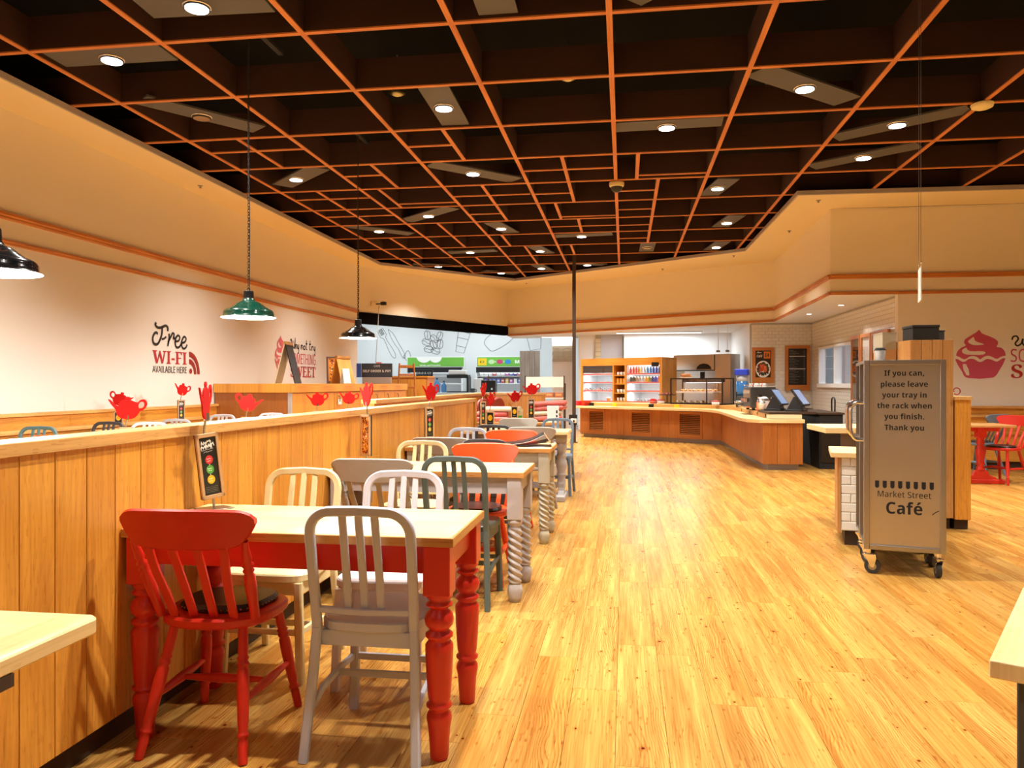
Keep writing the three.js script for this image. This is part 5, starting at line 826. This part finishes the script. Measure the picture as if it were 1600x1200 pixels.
{ // line drawings printed on the far shop wall
  const t = thing('wall_drawing', 'thin grey line drawings of cutlery, beans and cups on the shop wall', 'mural', [0, 0, -31.99]); const w = .022;
  const at = (x, y, k, a, pts) => pts.map(([u, v]) => [x + (u * Math.cos(a) - v * Math.sin(a)) * k, y + (u * Math.sin(a) + v * Math.cos(a)) * k]);
  part('knife_drawing', [stroke(at(-9.55, 3.0, 1, .5, [[-.08, .75], [-.13, .4], [-.12, 0], [-.09, -.2], [-.1, -.55], [-.06, -.68], [.0, -.68], [.05, -.55], [.04, 0], [.02, .5], [-.08, .75]]), w)], M.lineGrey, t);
  part('fork_drawing', [stroke(at(-10.0, 3.0, 1, .5, [[-.12, .7], [-.14, .38], [-.06, .28], [-.09, -.3], [-.08, -.6], [0, -.7], [.08, -.6], [.09, -.3], [.06, .28], [.14, .38], [.12, .7]]), w), ...[-.06, 0, .06].map((q) => stroke(at(-10.0, 3.0, 1, .5, [[q, .7], [q, .42]]), w * 2, false))], M.lineGrey, t);
  const bean = (x, y, a) => [stroke(at(x, y, .2, a, [[0, 1], [.5, .7], [.6, 0], [.5, -.7], [0, -1], [-.5, -.7], [-.6, 0], [-.5, .7], [0, 1]]), w), stroke(at(x, y, .2, a, [[0, .9], [.12, .3], [-.1, -.3], [0, -.9]]), w)];
  [[-8.25, 3.35, .2], [-7.95, 3.2, .9], [-7.72, 3.3, -.3], [-8.3, 3.05, 1.2], [-8.0, 2.95, .5], [-7.7, 2.98, 0], [-8.2, 2.75, 1.5], [-7.9, 2.68, 1.3]].forEach((b) => part('bean_drawing', bean(...b), M.lineGrey, t));
  part('cup_drawing', [stroke(at(-6.75, 3.05, 1, -.22, [[-.26, .42], [-.18, -.45], [.18, -.45], [.26, .42], [-.26, .42]]), w, false), stroke(at(-6.75, 3.05, 1, -.22, [[-.3, .42], [.3, .42], [.3, .5], [-.3, .5], [-.3, .42]]), w, false), stroke(at(-6.75, 3.05, 1, -.22, [[-.23, .15], [.23, .15]]), w, false), stroke(at(-6.75, 3.05, 1, -.22, [[-.2, -.2], [.2, -.2]]), w, false)], M.lineGrey, t);
  part('loaf_drawing', [stroke(at(-5.2, 3.15, 1, .55, [[-.55, -.2], [-.6, .15], [-.45, .3], [.45, .3], [.65, .2], [.6, -.2], [.5, -.3], [-.45, -.3], [-.55, -.2]]), w)], M.lineGrey, t);
  part('fries_drawing', [stroke(at(-3.7, 3.1, 1, .15, [[-.3, .3], [-.22, -.4], [.22, -.4], [.34, .3]]), w, false), stroke(at(-3.7, 3.1, 1, .15, [[.05, .2], [.1, .6], [.2, .6], [.2, .25], [.3, .62], [.4, .55], [.32, .2]]), w, false)], M.lineGrey, t);
  part('leaf_drawing', [stroke(at(-9.1, 2.35, 1, 0, [[-.2, .1], [0, .35], [.12, .1], [.05, -.15], [-.2, .1]]), w)], M.lineGrey, t);
}
const greenTex = canvasTex(512, 90, (g) => { g.fillStyle = '#6db33f'; g.fillRect(0, 0, 512, 90); g.fillStyle = '#f2f2ee'; g.beginPath(); g.arc(150, -20, 72, 0, 7); g.fill(); g.beginPath(); g.arc(255, -6, 58, 0, 7); g.fill(); g.strokeStyle = '#f8f8f4'; scrawl(g, 112, 78, 190, 12, 4); });
const mealTex = canvasTex(512, 128, (g) => { g.fillStyle = '#6db33f'; g.fillRect(0, 0, 512, 128); g.fillStyle = '#f2c21a'; g.fillRect(10, 16, 88, 96); g.fillStyle = '#2c6a1c'; g.font = 'bold 44px sans-serif'; g.fillText('£3', 26, 80); [['#b8d9a0', 150], ['#c23a6a', 235], ['#2f86c8', 320]].forEach(([c, x]) => { g.fillStyle = c; g.beginPath(); g.arc(x, 64, 32, 0, 7); g.fill(); }); g.fillStyle = '#fff'; g.font = 'bold 34px sans-serif'; g.fillText('+', 182, 76); g.fillText('+', 268, 76); g.font = 'bold 60px sans-serif'; g.fillText('MEA', 388, 86); });
function board(x0, x1, y0, y1, z, tex, label) { const t = thing('shop_sign', label, 'sign', [(x0 + x1) / 2, y0, z]), w = x1 - x0, h = y1 - y0; part('sign_box', rbox(w, h, .12, 0, h / 2, -.06, .01), M.paper, t); part('print', new THREE.PlaneGeometry(w - .06, h - .06).translate(0, h / 2, .003), std(0xffffff, .5, { map: tex }), t); }
board(-8.95, -6.5, 1.97, 2.41, -31.3, greenTex, 'long green shop sign with white domes'); board(-6.0, -3.9, 1.97, 2.41, -31.3, mealTex, 'green meal deal sign with yellow price square');
function shopFridge(x0, x1, label) { const t = thing('shop_fridge', label, 'fridge', [(x0 + x1) / 2, 0, -31.6]), w = x1 - x0; part('cabinet', [box(w, 1.9, .06, 0, .95, -.3), box(.05, 1.9, .7, -w / 2, .95, .03), box(.05, 1.9, .7, w / 2, .95, .03), box(w, .3, .7, 0, .15, .03)], M.white, t); part('canopy', box(w, .22, .25, 0, 1.86, .28), M.black, t); for (const y of [.6, .95, 1.3, 1.6]) part('shelf', box(w - .06, .03, .5, 0, y, -.02), M.white, t); part('light_tube', box(w - .2, .02, .03, 0, 1.74, .25), M.tube, t); const r = new THREE.RectAreaLight(COOL, 14, w - .2, .06); r.position.set(0, 1.72, .2); r.rotation.set(-PI / 2, 0, 0); t.add(r); return t; }
shopFridge(-8.9, -6.6, 'white shop fridge below the long green sign'); shopFridge(-6.0, -3.7, 'white shop fridge below the meal deal sign');
{ const r = rng(44), cs = [tone(.10, .04, .30), tone(.7, .1, .1), tone(.85, .85, .85), tone(.15, .2, .6), tone(.6, .15, .4), tone(.8, .5, .1)], cw = ['purple', 'red', 'white', 'blue', 'pink', 'orange'];
  for (const [y, row] of [[1.315, 'second'], [1.615, 'top']]) for (let i = 0; i < 12; i++) { const k = Math.floor(r() * 6), t = thing('food_pack', `${cw[k]} pack, ${['first', 'second', 'third', 'fourth', 'fifth', 'sixth', 'seventh', 'eighth', 'ninth', 'tenth', 'eleventh', 'twelfth'][i]} from left on the ${row} shelf under the meal deal sign`, 'packet', [-5.8 + i * .175, y, -31.45], 0, 'packs in the shop fridge'); part('pack', rbox(.13, .16 + r() * .05, .12, 0, .09, 0, .01), cs[k], t); part('label', box(.09, .06, .004, 0, .10, .062), M.paper, t); } }
{ // grey-wood screen, bread rack, brick pier on the way to the shop
  const t = thing('grey_wood_screen', 'tall pale grey wooden screen panel beside the shop', 'screen', [-3.15, 0, -26]); for (let i = 0; i < 4; i++) part('plank', grain(rbox(.165, 2.4, .06, -.255 + i * .17, 1.2, 0, .004), 'y', 2, 1, R(), R()), std(L(.46, .41, .36), .7, { map: beechTex }), t);
  const p = structGroup('wall_brick_pier'); part('pier_body', bb(-2.05, 0, -22.3, -1.40, 2.66, -22.6), M.white, p); for (let j = 0; j < 5; j++) for (let i = 0; i < 4; i++) part('brick', rbox(.155, .085, .03, -1.97 + i * .16 + (j % 2) * .02, 1.97 + j * .092, -22.29, .004), M.stone, p);
  const k = thing('bread_rack', 'open rack with rows of brown boxes near the shop', 'rack', [-2.1, 0, -20.6]); part('upright', [rbox(.03, 1.5, .03, -.52, .75, 0, .004), rbox(.03, 1.5, .03, .52, .75, 0, .004), rbox(.03, 1.3, .03, -.52, .65, -.4, .004), rbox(.03, 1.3, .03, .52, .65, -.4, .004)], M.dark, k); part('header', rbox(1.02, .28, .02, 0, 1.33, -.01, .004), M.paper, k); for (const y of [.30, .62, .90]) part('rack_shelf', rbox(1.02, .025, .42, 0, y, -.2, .004), M.paper, k);
  let n = 0; for (const y of [.633, .913]) for (let i = 0; i < 4; i++) { const b = thing('cake_box', `brown box ${['far left', 'inner left', 'inner right', 'far right'][i]} on the ${y > .8 ? 'upper' : 'lower'} rack shelf near the shop`, 'box', [-2.475 + i * .25, y, -20.75], 0, 'brown boxes on the rack'); part('box_body', rbox(.23, .14, .3, 0, .07, 0, .006), tone(.42, .14, .06), b); part('label', box(.15, .05, .003, 0, .08, .152), tone(.72, .35, .14), b); n++; }
}
{ // equipment between the partition and the shop
  const t = thing('shop_counter', 'white shop counter with black appliances in front of the fridges', 'counter', [-5.9, 0, -26.3]); part('body', rbox(2.6, .95, .7, 0, .475, 0, .01), M.white, t); part('worktop', rbox(2.7, .04, .8, 0, .97, 0, .01), M.paper, t);
  const o = thing('oven', 'black microwave oven on the left of the shop counter', 'oven', [-6.85, .9905, -26.3]); part('casing', rbox(.55, .35, .4, 0, .175, 0, .02), M.greyMetal, o); part('oven_door', rbox(.42, .27, .02, -.04, .175, .205, .01), M.black, o);
  const d = thing('warm_display', 'black framed heated display on the shop counter', 'display', [-5.65, .9905, -26.2]); part('frame', [rbox(.75, .12, .5, 0, .55, 0, .02), rbox(.06, .55, .5, .36, .27, 0, .01), rbox(.75, .04, .5, 0, .02, 0, .01)], M.black, d); part('shelf', rbox(.66, .02, .42, 0, .28, 0, .004), M.white, d); part('white_top', rbox(.6, .16, .4, -.02, .69, 0, .03), M.paper, d);
  const g = thing('till_screen', 'black sign lettered GRAB & GO by the wooden cabinet', 'sign', [-6.9, 1.342, -26.35]); part('panel', rbox(.6, .44, .06, 0, .22, 0, .02), M.black, g); part('lettering', textC('GRAB & GO', 'sans_regular', .075, -.02, .28, .004, .031), M.paper, g);
  for (const [x, s, lab] of [[-6.40, 1, 'large blue water bottle on the shop counter'], [-6.16, .8, 'small blue water bottle on the shop counter']]) { const b = thing('water_bottle', lab, 'bottle', [x, .9905, -26.15]); part('body', lathe([[0, 0], [.10 * s, 0], [.11 * s, .03], [.11 * s, .3 * s], [.04 * s, .4 * s], [.035 * s, .46 * s], [0, .46 * s]], 18), std(L(.10, .30, .60), .15), b); part('cap', lathe([[.04 * s, .45 * s], [.04 * s, .5 * s], [0, .5 * s]], 12), M.black, b); }
  for (const [x, y, m, lab] of [[-6.52, .9905, M.leatherPink, 'red mug on the shop counter'], [-5.12, .9905, M.charcoal, 'dark jug on the shop counter']]) { const b = thing('mug', lab, 'mug', [x, y, -26.0]); part('body', lathe([[0, 0], [.07, 0], [.08, .14], [.075, .14], [.06, .01]], 16), m, b); part('handle', new THREE.TorusGeometry(.04, .01, 6, 14).translate(.10, .07, 0), m, b); }
  const k = thing('milk_machine', 'white and black drinks machine at the right of the shop counter', 'machine', [-4.75, .9905, -26.3]); part('white_unit', rbox(.25, .48, .4, -.22, .24, 0, .02), M.paper, k); part('black_unit', rbox(.48, .42, .4, .16, .21, 0, .02), M.black, k); part('nozzle', [box(.05, .06, .04, .06, .12, .21), box(.05, .06, .04, .28, .12, .21)], M.paper, k);
  const e = thing('bottle_pair', 'dark sauce bottle behind the drinks machine', 'bottle', [-4.62, 1.4108, -26.3]); part('body', bottleG, tone(.2, .05, .03), e); part('cap', capG, M.black, e);
}
{ const t = thing('wooden_armchair', 'rounded light wooden chair back beyond the far partition', 'chair', [-3.15, 0, -16.2], .1); part('seat', rbox(.5, .05, .48, 0, .45, 0, .01), M.beechPale, t); part('back', extrude(shapeOf([[-.28, .5], [.28, .5], [.28, .9], [.2, 1.0], [0, 1.05], [-.2, 1.0], [-.28, .9]], [], 3), .03, .006).translate(0, 0, -.24), M.beech, t); for (const x of [-.2, .2]) for (const z of [-.18, .2]) part('leg', rbox(.04, .43, .04, x, .215, z, .005), M.beech, t); }

// ------------------------------------------------------------------ order counter by the left wall
{
  const t = thing('order_counter', 'timber order counter against the left wall beyond the pendants', 'counter', [-4.84, 0, -10.8]);
  part('carcass', bb(-1.20, 0, -6.1, -.03, 1.15, -.02), M.counter, t);
  part('worktop', gbox('z', -1.21, 1.15, -6.12, .02, 1.285, .03, .006), M.beech, t);
  boards(t, [-1.20, -.02], [-.05, -.02], .05, 1.15, 1.15, M.counter, 'end_board'); part('corner_post', gbox('y', -.05, 0, -.03, .005, 1.15, .012, .003), M.greyTrim, t);
  const zz = [0.02, -1.73, -3.01, -3.75, -4.49, -5.2, -6.08];
  for (let i = 0; i < 6; i++) { const g = new THREE.Group(); g.name = 'door'; t.add(g); part('door_panel', grain(bb(-.03, .05, zz[i] - .012, -.004, 1.14, zz[i + 1] + .012, .003), 'y', 2, 1, R(), R()), M.beech, g); if (i) { part('handle', tube([V(.0, 1.08, zz[i] - .16), V(.025, 1.07, zz[i] - .16), V(.025, .98, zz[i] - .16), V(0, .97, zz[i] - .16)], .006, 16, 6), M.dark, g); } }
  const s = thing('wall_socket', 'white socket on the side of the order counter', 'socket', [-4.828, .93, -12.72], PI / 2); part('plate', rbox(.16, .09, .012, 0, .045, .006, .004), M.paper, s); part('switches', [rbox(.02, .02, .006, -.03, .06, .013, .002), rbox(.02, .02, .006, .03, .06, .013, .002)], M.grey, s);
}
{
  function aBoard(x, z, h, turn, mA, label) { const t = thing('menu_easel', label, 'easel', [x, 1.2885, z], turn); const a = .24; part('front_leaf', box(.42, h, .015).rotateX(-a).translate(0, h / 2 * Math.cos(a), h / 2 * Math.sin(a)), mA, t); part('rear_leaf', box(.42, h, .015).rotateX(a).translate(0, h / 2 * Math.cos(a), -h / 2 * Math.sin(a)), h > .6 ? M.leatherCream : M.beech, t); part('hinge_block', rbox(.42, .05, .06, 0, h * Math.cos(a) - .01, 0, .006), M.oak, t); }
  aBoard(-5.25, -11.6, .66, 1.75, M.black, 'large A-frame board in front of the sweet lettering'); aBoard(-5.25, -14.0, .52, 1.3, M.beechPale, 'smaller A-frame board farther along the order counter');
  const p = thing('brochure_holder', 'white leaflet stand beside the smaller A-frame', 'stand', [-5.05, 1.2855, -13.6], .9); part('leaf', [box(.14, .28, .006).rotateX(-.25).translate(0, .14, .04), box(.14, .28, .006).rotateX(.25).translate(0, .14, -.04)], M.paper, p); part('tray', rbox(.15, .02, .12, 0, .01, 0, .004), M.paper, p);
  const q = thing('photo_panel', 'dark photo panel leaning behind the smaller A-frame', 'poster', [-5.5, 1.2855, -14.3], .6); part('panel', box(.36, .52, .02).rotateX(-.1).translate(0, .26, 0), std(L(.10, .06, .05), .5), q); part('picture', box(.30, .44, .002).rotateX(-.1).translate(0, .27, .012), std(0xffffff, .5, { map: cardFood }), q);
  const s = thing('order_screen', 'black screen lettered CAFÉ SELF ORDER & PAY', 'screen', [-5.3, 1.2855, -16.2], .25); part('stand', rbox(.62, .14, .2, 0, .07, 0, .01), M.greyTrim, s); part('screen_panel', rbox(.66, .30, .04, 0, .29, .02, .008), M.black, s); part('lettering', [textC('CAFE', 'sans_regular', .045, 0, .36, .003, .041), textC('SELF ORDER & PAY', 'sans_bold', .052, 0, .25, .003, .041, .95)], M.paper, s); part('blue_side', box(.10, .30, .035, -.385, .29, .02), std(L(.03, .10, .50), .4), s); part('red_badge', rbox(.12, .035, .03, .04, .45, .02, .004), M.leatherPink, s);
  const k = thing('hanging_cable', 'white cable dropping from a bracket to the order screen', 'cable', [-5.33, 1.7, -16.2]); part('cable', tube([V(.0, .05, .0), V(-.11, .48, -.42), V(-.23, .96, -.87), V(-.352, 1.45, -1.32)], .008, 24, 8), M.greyMetal, k);
  const cam = thing('security_camera', 'small camera bracket on the wall above the black fascia', 'camera', [-5.69, 3.16, -17.54], 1.07); part('arm', cyl(V(0, 0, -.1), V(0, 0, .12), .015), M.black, cam); part('body', rbox(.09, .08, .12, 0, 0, .15, .01), M.black, cam); part('plate', rbox(.2, .1, .02, -.06, 0, -.10, .004), M.plaster, cam);
}
{ // timber high chair and cabinet beyond the order counter
  const t = thing('high_chair', 'wooden high chair standing beyond the order counter', 'high chair', [-5.15, 0, -18.0], .3); for (const sx of [-1, 1]) for (const sz of [-1, 1]) part('leg', cyl(V(sx * .27, 0, sz * .26), V(sx * .17, 1.0 + (sz < 0 ? .78 : .2), sz * .14), .022, .02, 8), M.mould, t); part('seat', rbox(.38, .03, .34, 0, .95, 0, .006), M.mould, t); part('back_rail', [rbox(.34, .07, .025, 0, 1.70, -.15, .006), rbox(.34, .05, .025, 0, 1.5, -.155, .006)], M.mould, t); part('front_rail', [rbox(.36, .05, .03, 0, 1.2, .14, .006), rbox(.4, .04, .03, 0, .45, .2, .006)], M.mould, t); part('side_rail', [rbox(.025, .05, .32, .18, 1.2, 0, .006), rbox(.025, .05, .32, -.18, 1.2, 0, .006)], M.mould, t);
  const c = thing('timber_cabinet', 'orange timber cabinet behind the high chair', 'cabinet', [-5.35, 0, -19.4]); part('body', gbox('y', -.6, 0, -.4, .42, 1.44, .3), M.mould, c); part('top', gbox('x', -.62, 1.44, -.42, .44, 1.48, .32, .004), M.beech, c); part('door', gbox('y', -.56, .1, .3, -.1, 1.4, .315, .003), M.beech, c); part('door', gbox('y', -.08, .1, .3, .38, 1.4, .315, .003), M.beech, c);
}

// ------------------------------------------------------------------ loose things on the tables
{ // heap of cushions on the far table: low rounded seat pads
  const pad = (w, d, h) => { const g = new RoundedBoxGeometry(w, h, d, 4, h * .48); return g; };
  const heap = [
    ['red pad lying at the bottom left of the heap', M.leatherPink, [-1.80, .8, -10.62], [0, .1, 0], .46], ['second red pad on the bottom left of the heap', M.leatherPink, [-1.82, .866, -10.66], [0, .1, 0], .46], ['cream pad on the left of the heap', M.leatherCream, [-1.72, .932, -10.67], [0, -.1, 0], .48],
    ['red pad at the bottom right of the heap', M.leatherPink, [-1.08, .812, -10.68], [0, .1, .05], .46], ['cream pad between red pads on the right of the heap', M.leatherCream, [-1.08, .878, -10.7], [0, .05, .05], .48], ['pink pad on the right of the heap', M.leatherPink, [-1.05, .945, -10.72], [0, -.05, .05], .5], ['topmost pink pad on the right of the heap', M.leatherPink, [-1.02, 1.012, -10.73], [0, .05, .05], .48]];
  for (const [lab, m, p, r, w] of heap) { const t = thing('seat_cushion', lab, 'cushion', p, 0, 'piled seat cushions'); t.rotation.set(...r); part('pad', pad(w, .4, .062), m, t); part('piping', tube(rrect(w - .004, .396, .03, 4).map(([x, z]) => V(x, 0, z)), .005, 60, 5, true), m, t); }
  for (const [x, z, lab, a] of [[-1.93, -11.5, 'left of three upright dark red round-backed pads', 1.25], [-1.90, -12.02, 'middle of three upright dark red round-backed pads', 1.25], [-1.87, -12.54, 'right of three upright dark red round-backed pads', 1.25]]) { const t = thing('tub_chair', lab, 'chair', [x, 0, z], a, 'dark red round-backed seats'); part('back', extrude(shapeOf([[-.22, .42], [.22, .42], [.23, .80], [.20, .95], [.11, 1.04], [0, 1.06], [-.11, 1.04], [-.20, .95], [-.23, .80]], [], 3), .05, .015).translate(0, 0, -.22), M.leatherRed, t); part('seat', new RoundedBoxGeometry(.42, .09, .4, 3, .03).translate(0, .44, -.02), M.leatherRed, t); for (const sx of [-1, 1]) for (const sz of [-1, 1]) part('leg', cyl(V(sx * .19, 0, sz * .17), V(sx * .16, .41, sz * .14), .014, .02, 10), M.dark, t); }
  const b = thing('sauce_carton', 'cream and green carton between the two far teapot signs', 'carton', [-1.43, .765, -10.62], .2); part('body', rbox(.09, .16, .07, 0, .08, 0, .005), M.cream, b); part('gable', extrude(shapeOf([[-.043, .16], [.043, .16], [.012, .205], [-.012, .205]]), .066).translate(0, 0, -.033), M.cream, b); part('green_label', box(.07, .06, .002, 0, .05, .036), tone(.12, .35, .05), b);
  const st = thing('striped_carton', 'white standing carton with dark marks near the pole', 'carton', [-.72, .765, -10.72], .1); part('body', rbox(.16, .22, .05, 0, .11, 0, .004), M.paper, st); part('marks', [box(.02, .04, .002, .05, .14, .026), box(.02, .03, .002, .05, .08, .026), box(.02, .03, .002, .05, .03, .026)], M.blackMatt, st); st.position.set(-.95, .765, -10.45);
}
{ // open magazine curling on the stone-coloured table
  const t = thing('magazine', 'open black-covered magazine curling on the stone-coloured table', 'magazine', [-.86, .7655, -6.42], .12);
  const run = (pts) => sweep(pts.map(([x, y]) => V(x, y, 0)), V(0, 0, 1), .004, .30, 16);
  part('back_cover', run([[-.27, .004], [-.1, .004], [.1, .018], [.24, .05]]), M.black, t); part('page_block', run([[-.29, .012], [-.1, .016], [.08, .045], [.2, .098]]), M.paper, t); part('front_cover', run([[-.285, .017], [-.1, .022], [.08, .052], [.2, .105]]), M.black, t); part('folded_leaf', run([[.2, .104], [.225, .07], [.25, .03], [.262, .004]]), M.cork, t);
  const n = thing('paper_note', 'small white paper beside the magazine', 'paper', [-.70, .7652, -6.28], .1); part('sheet', box(.12, .0012, .08, 0, .0008, 0), M.paper, n);
}
// ------------------------------------------------------------------ lettering on the walls (cut vinyl)
{
  const t = thing('wall_sticker', 'Free WI-FI available here lettering on the left wall', 'sticker', [-6.055, 1.415, -9.27], PI / 2); const k = .00098;   // local x runs away from the viewer
  const q = (pts) => pts.map(([x, y]) => [(x - 185) * k * 1.42 , (1025 - y) * k * .79]);
  const wv = (a, b) => (u) => a + (b - a) * Math.sin(PI * Math.min(1, Math.max(0, u)));
  [stroke(q([[250, 160], [235, 190], [260, 235], [310, 240], [360, 215], [400, 195], [435, 220], [435, 285]]), .036), stroke(q([[345, 225], [340, 330], [315, 430], [275, 515], [235, 530], [205, 500], [195, 430], [215, 360], [245, 330], [275, 350]]), .036), stroke(q([[335, 430], [365, 425], [410, 385]]), .03), stroke(q([[455, 325], [460, 380], [435, 545]]), .034), stroke(q([[440, 480], [480, 390], [520, 310], [540, 325], [530, 400], [560, 390]]), .032), stroke(q([[560, 450], [620, 430], [640, 370], [610, 340], [575, 380], [560, 460], [575, 540], [600, 555], [640, 530], [665, 480]]), .032), stroke(q([[670, 470], [730, 440], [750, 380], [720, 350], [690, 385], [670, 470], [685, 550], [715, 565], [750, 535], [770, 485]]), .032)].forEach((g) => part('script_stroke', g, M.stickerBlack, t));
  const lx = (x) => (x - 185) * k * 1.42, ly = (y) => (1025 - y) * k * .79;
  part('wifi_lettering', text('WI-FI', 'serif_bold', .172, lx(190), ly(850), lx(760) - lx(190)), M.stickerRed, t); part('small_lettering', text('AVAILABLE HERE', 'sans_regular', .088, lx(190), ly(1005), lx(760) - lx(190)), M.stickerBlack, t);
  const arc = (r0, r1) => { const p = []; for (let i = 0; i <= 14; i++) { const a = PI / 2 * i / 14; p.push([r1 * Math.cos(a), r1 * Math.sin(a) * 1.15]); } for (let i = 14; i >= 0; i--) { const a = PI / 2 * i / 14; p.push([r0 * Math.cos(a), r0 * Math.sin(a) * 1.15]); } return extrude(shapeOf(p), .0015).translate(lx(805), ly(1020), 0); };
  part('wifi_symbol', [arc(.125, .185), arc(.21, .275), new THREE.CircleGeometry(.037, 20).translate(lx(833), ly(965), .0015)], M.stickerMaroon, t);
}
const topPts = [[498, 95], [540, 150], [620, 190], [720, 235], [785, 290], [785, 340], [765, 380], [840, 400], [890, 460], [900, 530], [870, 535], [830, 550], [775, 582], [740, 575], [690, 545], [640, 530], [590, 540], [550, 565], [515, 590], [480, 560], [440, 540], [400, 533], [350, 545], [310, 575], [275, 588], [235, 575], [200, 550], [150, 525], [170, 450], [230, 390], [295, 355], [270, 310], [280, 260], [340, 210], [420, 160], [475, 120]];
const h1 = [[415, 215], [440, 280], [575, 335], [500, 350], [400, 345], [340, 310], [330, 285], [370, 245]], h2 = [[310, 395], [315, 420], [360, 450], [560, 455], [600, 480], [560, 510], [400, 515], [280, 500], [240, 470], [240, 430], [270, 405]];
const cupPts = [[130, 590], [170, 585], [240, 630], [290, 625], [330, 590], [370, 580], [420, 585], [480, 625], [520, 635], [560, 620], [600, 590], [650, 585], [700, 600], [760, 630], [800, 615], [860, 575], [900, 580], [800, 790], [760, 860], [700, 900], [330, 905], [270, 870], [240, 800]], cupHole = [[245, 672], [300, 672], [350, 855], [305, 855]];
{
  const t = thing('wall_sticker', 'pink cupcake and sweet lettering on the right-hand wall', 'sticker', [4.98, 1.37, -12.636]); const k = .00092, f = (p) => p.map(([x, y]) => [(x - 120) * k, (905 - y) * k * .98]);
  part('cupcake_top', extrude(shapeOf(f(topPts), [f(h1), f(h2)], 3), .0015), M.stickerPink, t); part('cupcake_case', extrude(shapeOf(f(cupPts), [f(cupHole)], 2), .0015), M.stickerPink, t);
  [stroke(f([[1000, 265], [1020, 215], [1070, 205], [1095, 250], [1050, 330], [1080, 365], [1140, 330], [1165, 250], [1160, 320], [1190, 360], [1240, 330], [1270, 240], [1250, 210]]), .024), stroke(f([[1300, 130], [1290, 365]]), .022), stroke(f([[1295, 300], [1330, 250], [1350, 360]]), .022), stroke(f([[1400, 250], [1410, 330], [1450, 320], [1460, 250], [1450, 420], [1410, 450]]), .022)].forEach((q) => part('script_stroke', q, M.stickerBlack, t));
  part('something_lettering', text('SOMETHING', 'sans_regular', .195, (980 - 120) * k, (640 - 0) * 0 + (905 - 640) * k, 1.15), M.stickerPink, t); part('sweet_lettering', text('SWEET', 'serif_bold', .205, (985 - 120) * k, (905 - 905) * k, 1.15), M.stickerRed, t);
  const s = thing('wall_sticker', 'pink ice-cream and why not try something sweet lettering', 'sticker', [-6.055, 1.41, -12.82], PI / 2), g = (p) => p.map(([x, y]) => [(x - 120) * .00066, .30 + (600 - y) * .00086]);
  part('ice_cream_top', extrude(shapeOf(g(topPts), [g(h1), g(h2)], 3), .0015), M.stickerRose, s); part('cone', extrude(shapeOf([...cupPts.slice(0, 17).map(([x, y]) => [(x - 120) * .00066, .30 + (600 - y) * .00086]), [.28, .01], [.25, 0], [.22, .01]], [[[.10, .24], [.13, .24], [.20, .07], [.185, .07]]], 2), .0015), M.stickerRose, s);
  const q = (pts, x0) => pts.map(([x, y]) => [x0 + x * .0035, .50 + y * .0035]);
  const sc = [[[[0, 45], [4, 55], [9, 50], [8, 20], [14, 10], [20, 25], [22, 50], [22, 18], [30, 10], [36, 30], [38, 52]], 0], [[[40, 66], [40, 8], [46, 30], [52, 28], [54, 8]], 0], [[[60, 32], [60, 14], [68, 10], [72, 32], [70, -14], [62, -14]], 0], [[[92, 32], [92, 8], [98, 30], [106, 28], [108, 8]], 0], [[[124, 30], [115, 22], [117, 10], [126, 9], [130, 22], [124, 30]], 0], [[[142, 60], [140, 12], [148, 9]], 0], [[[135, 40], [150, 42]], 0], [[[176, 60], [174, 12], [182, 9]], 0], [[[168, 40], [184, 42]], 0], [[[192, 32], [192, 8], [196, 28], [204, 30]], 0], [[[212, 32], [212, 14], [220, 10], [224, 32], [222, -14], [212, -16]], 0]];
  sc.forEach(([p]) => part('script_stroke', stroke(q(p.map(([x, y]) => [x * 1.45, y]), .66), .026), M.stickerBlack, s)); part('something_lettering', text('SOMETHING', 'sans_regular', .20, .66, .245, 1.16), M.stickerRose, s); part('sweet_lettering', text('SWEET', 'serif_bold', .205, .66, .0, 1.16), M.stickerRed, s);
}

renderer.render(scene, camera);
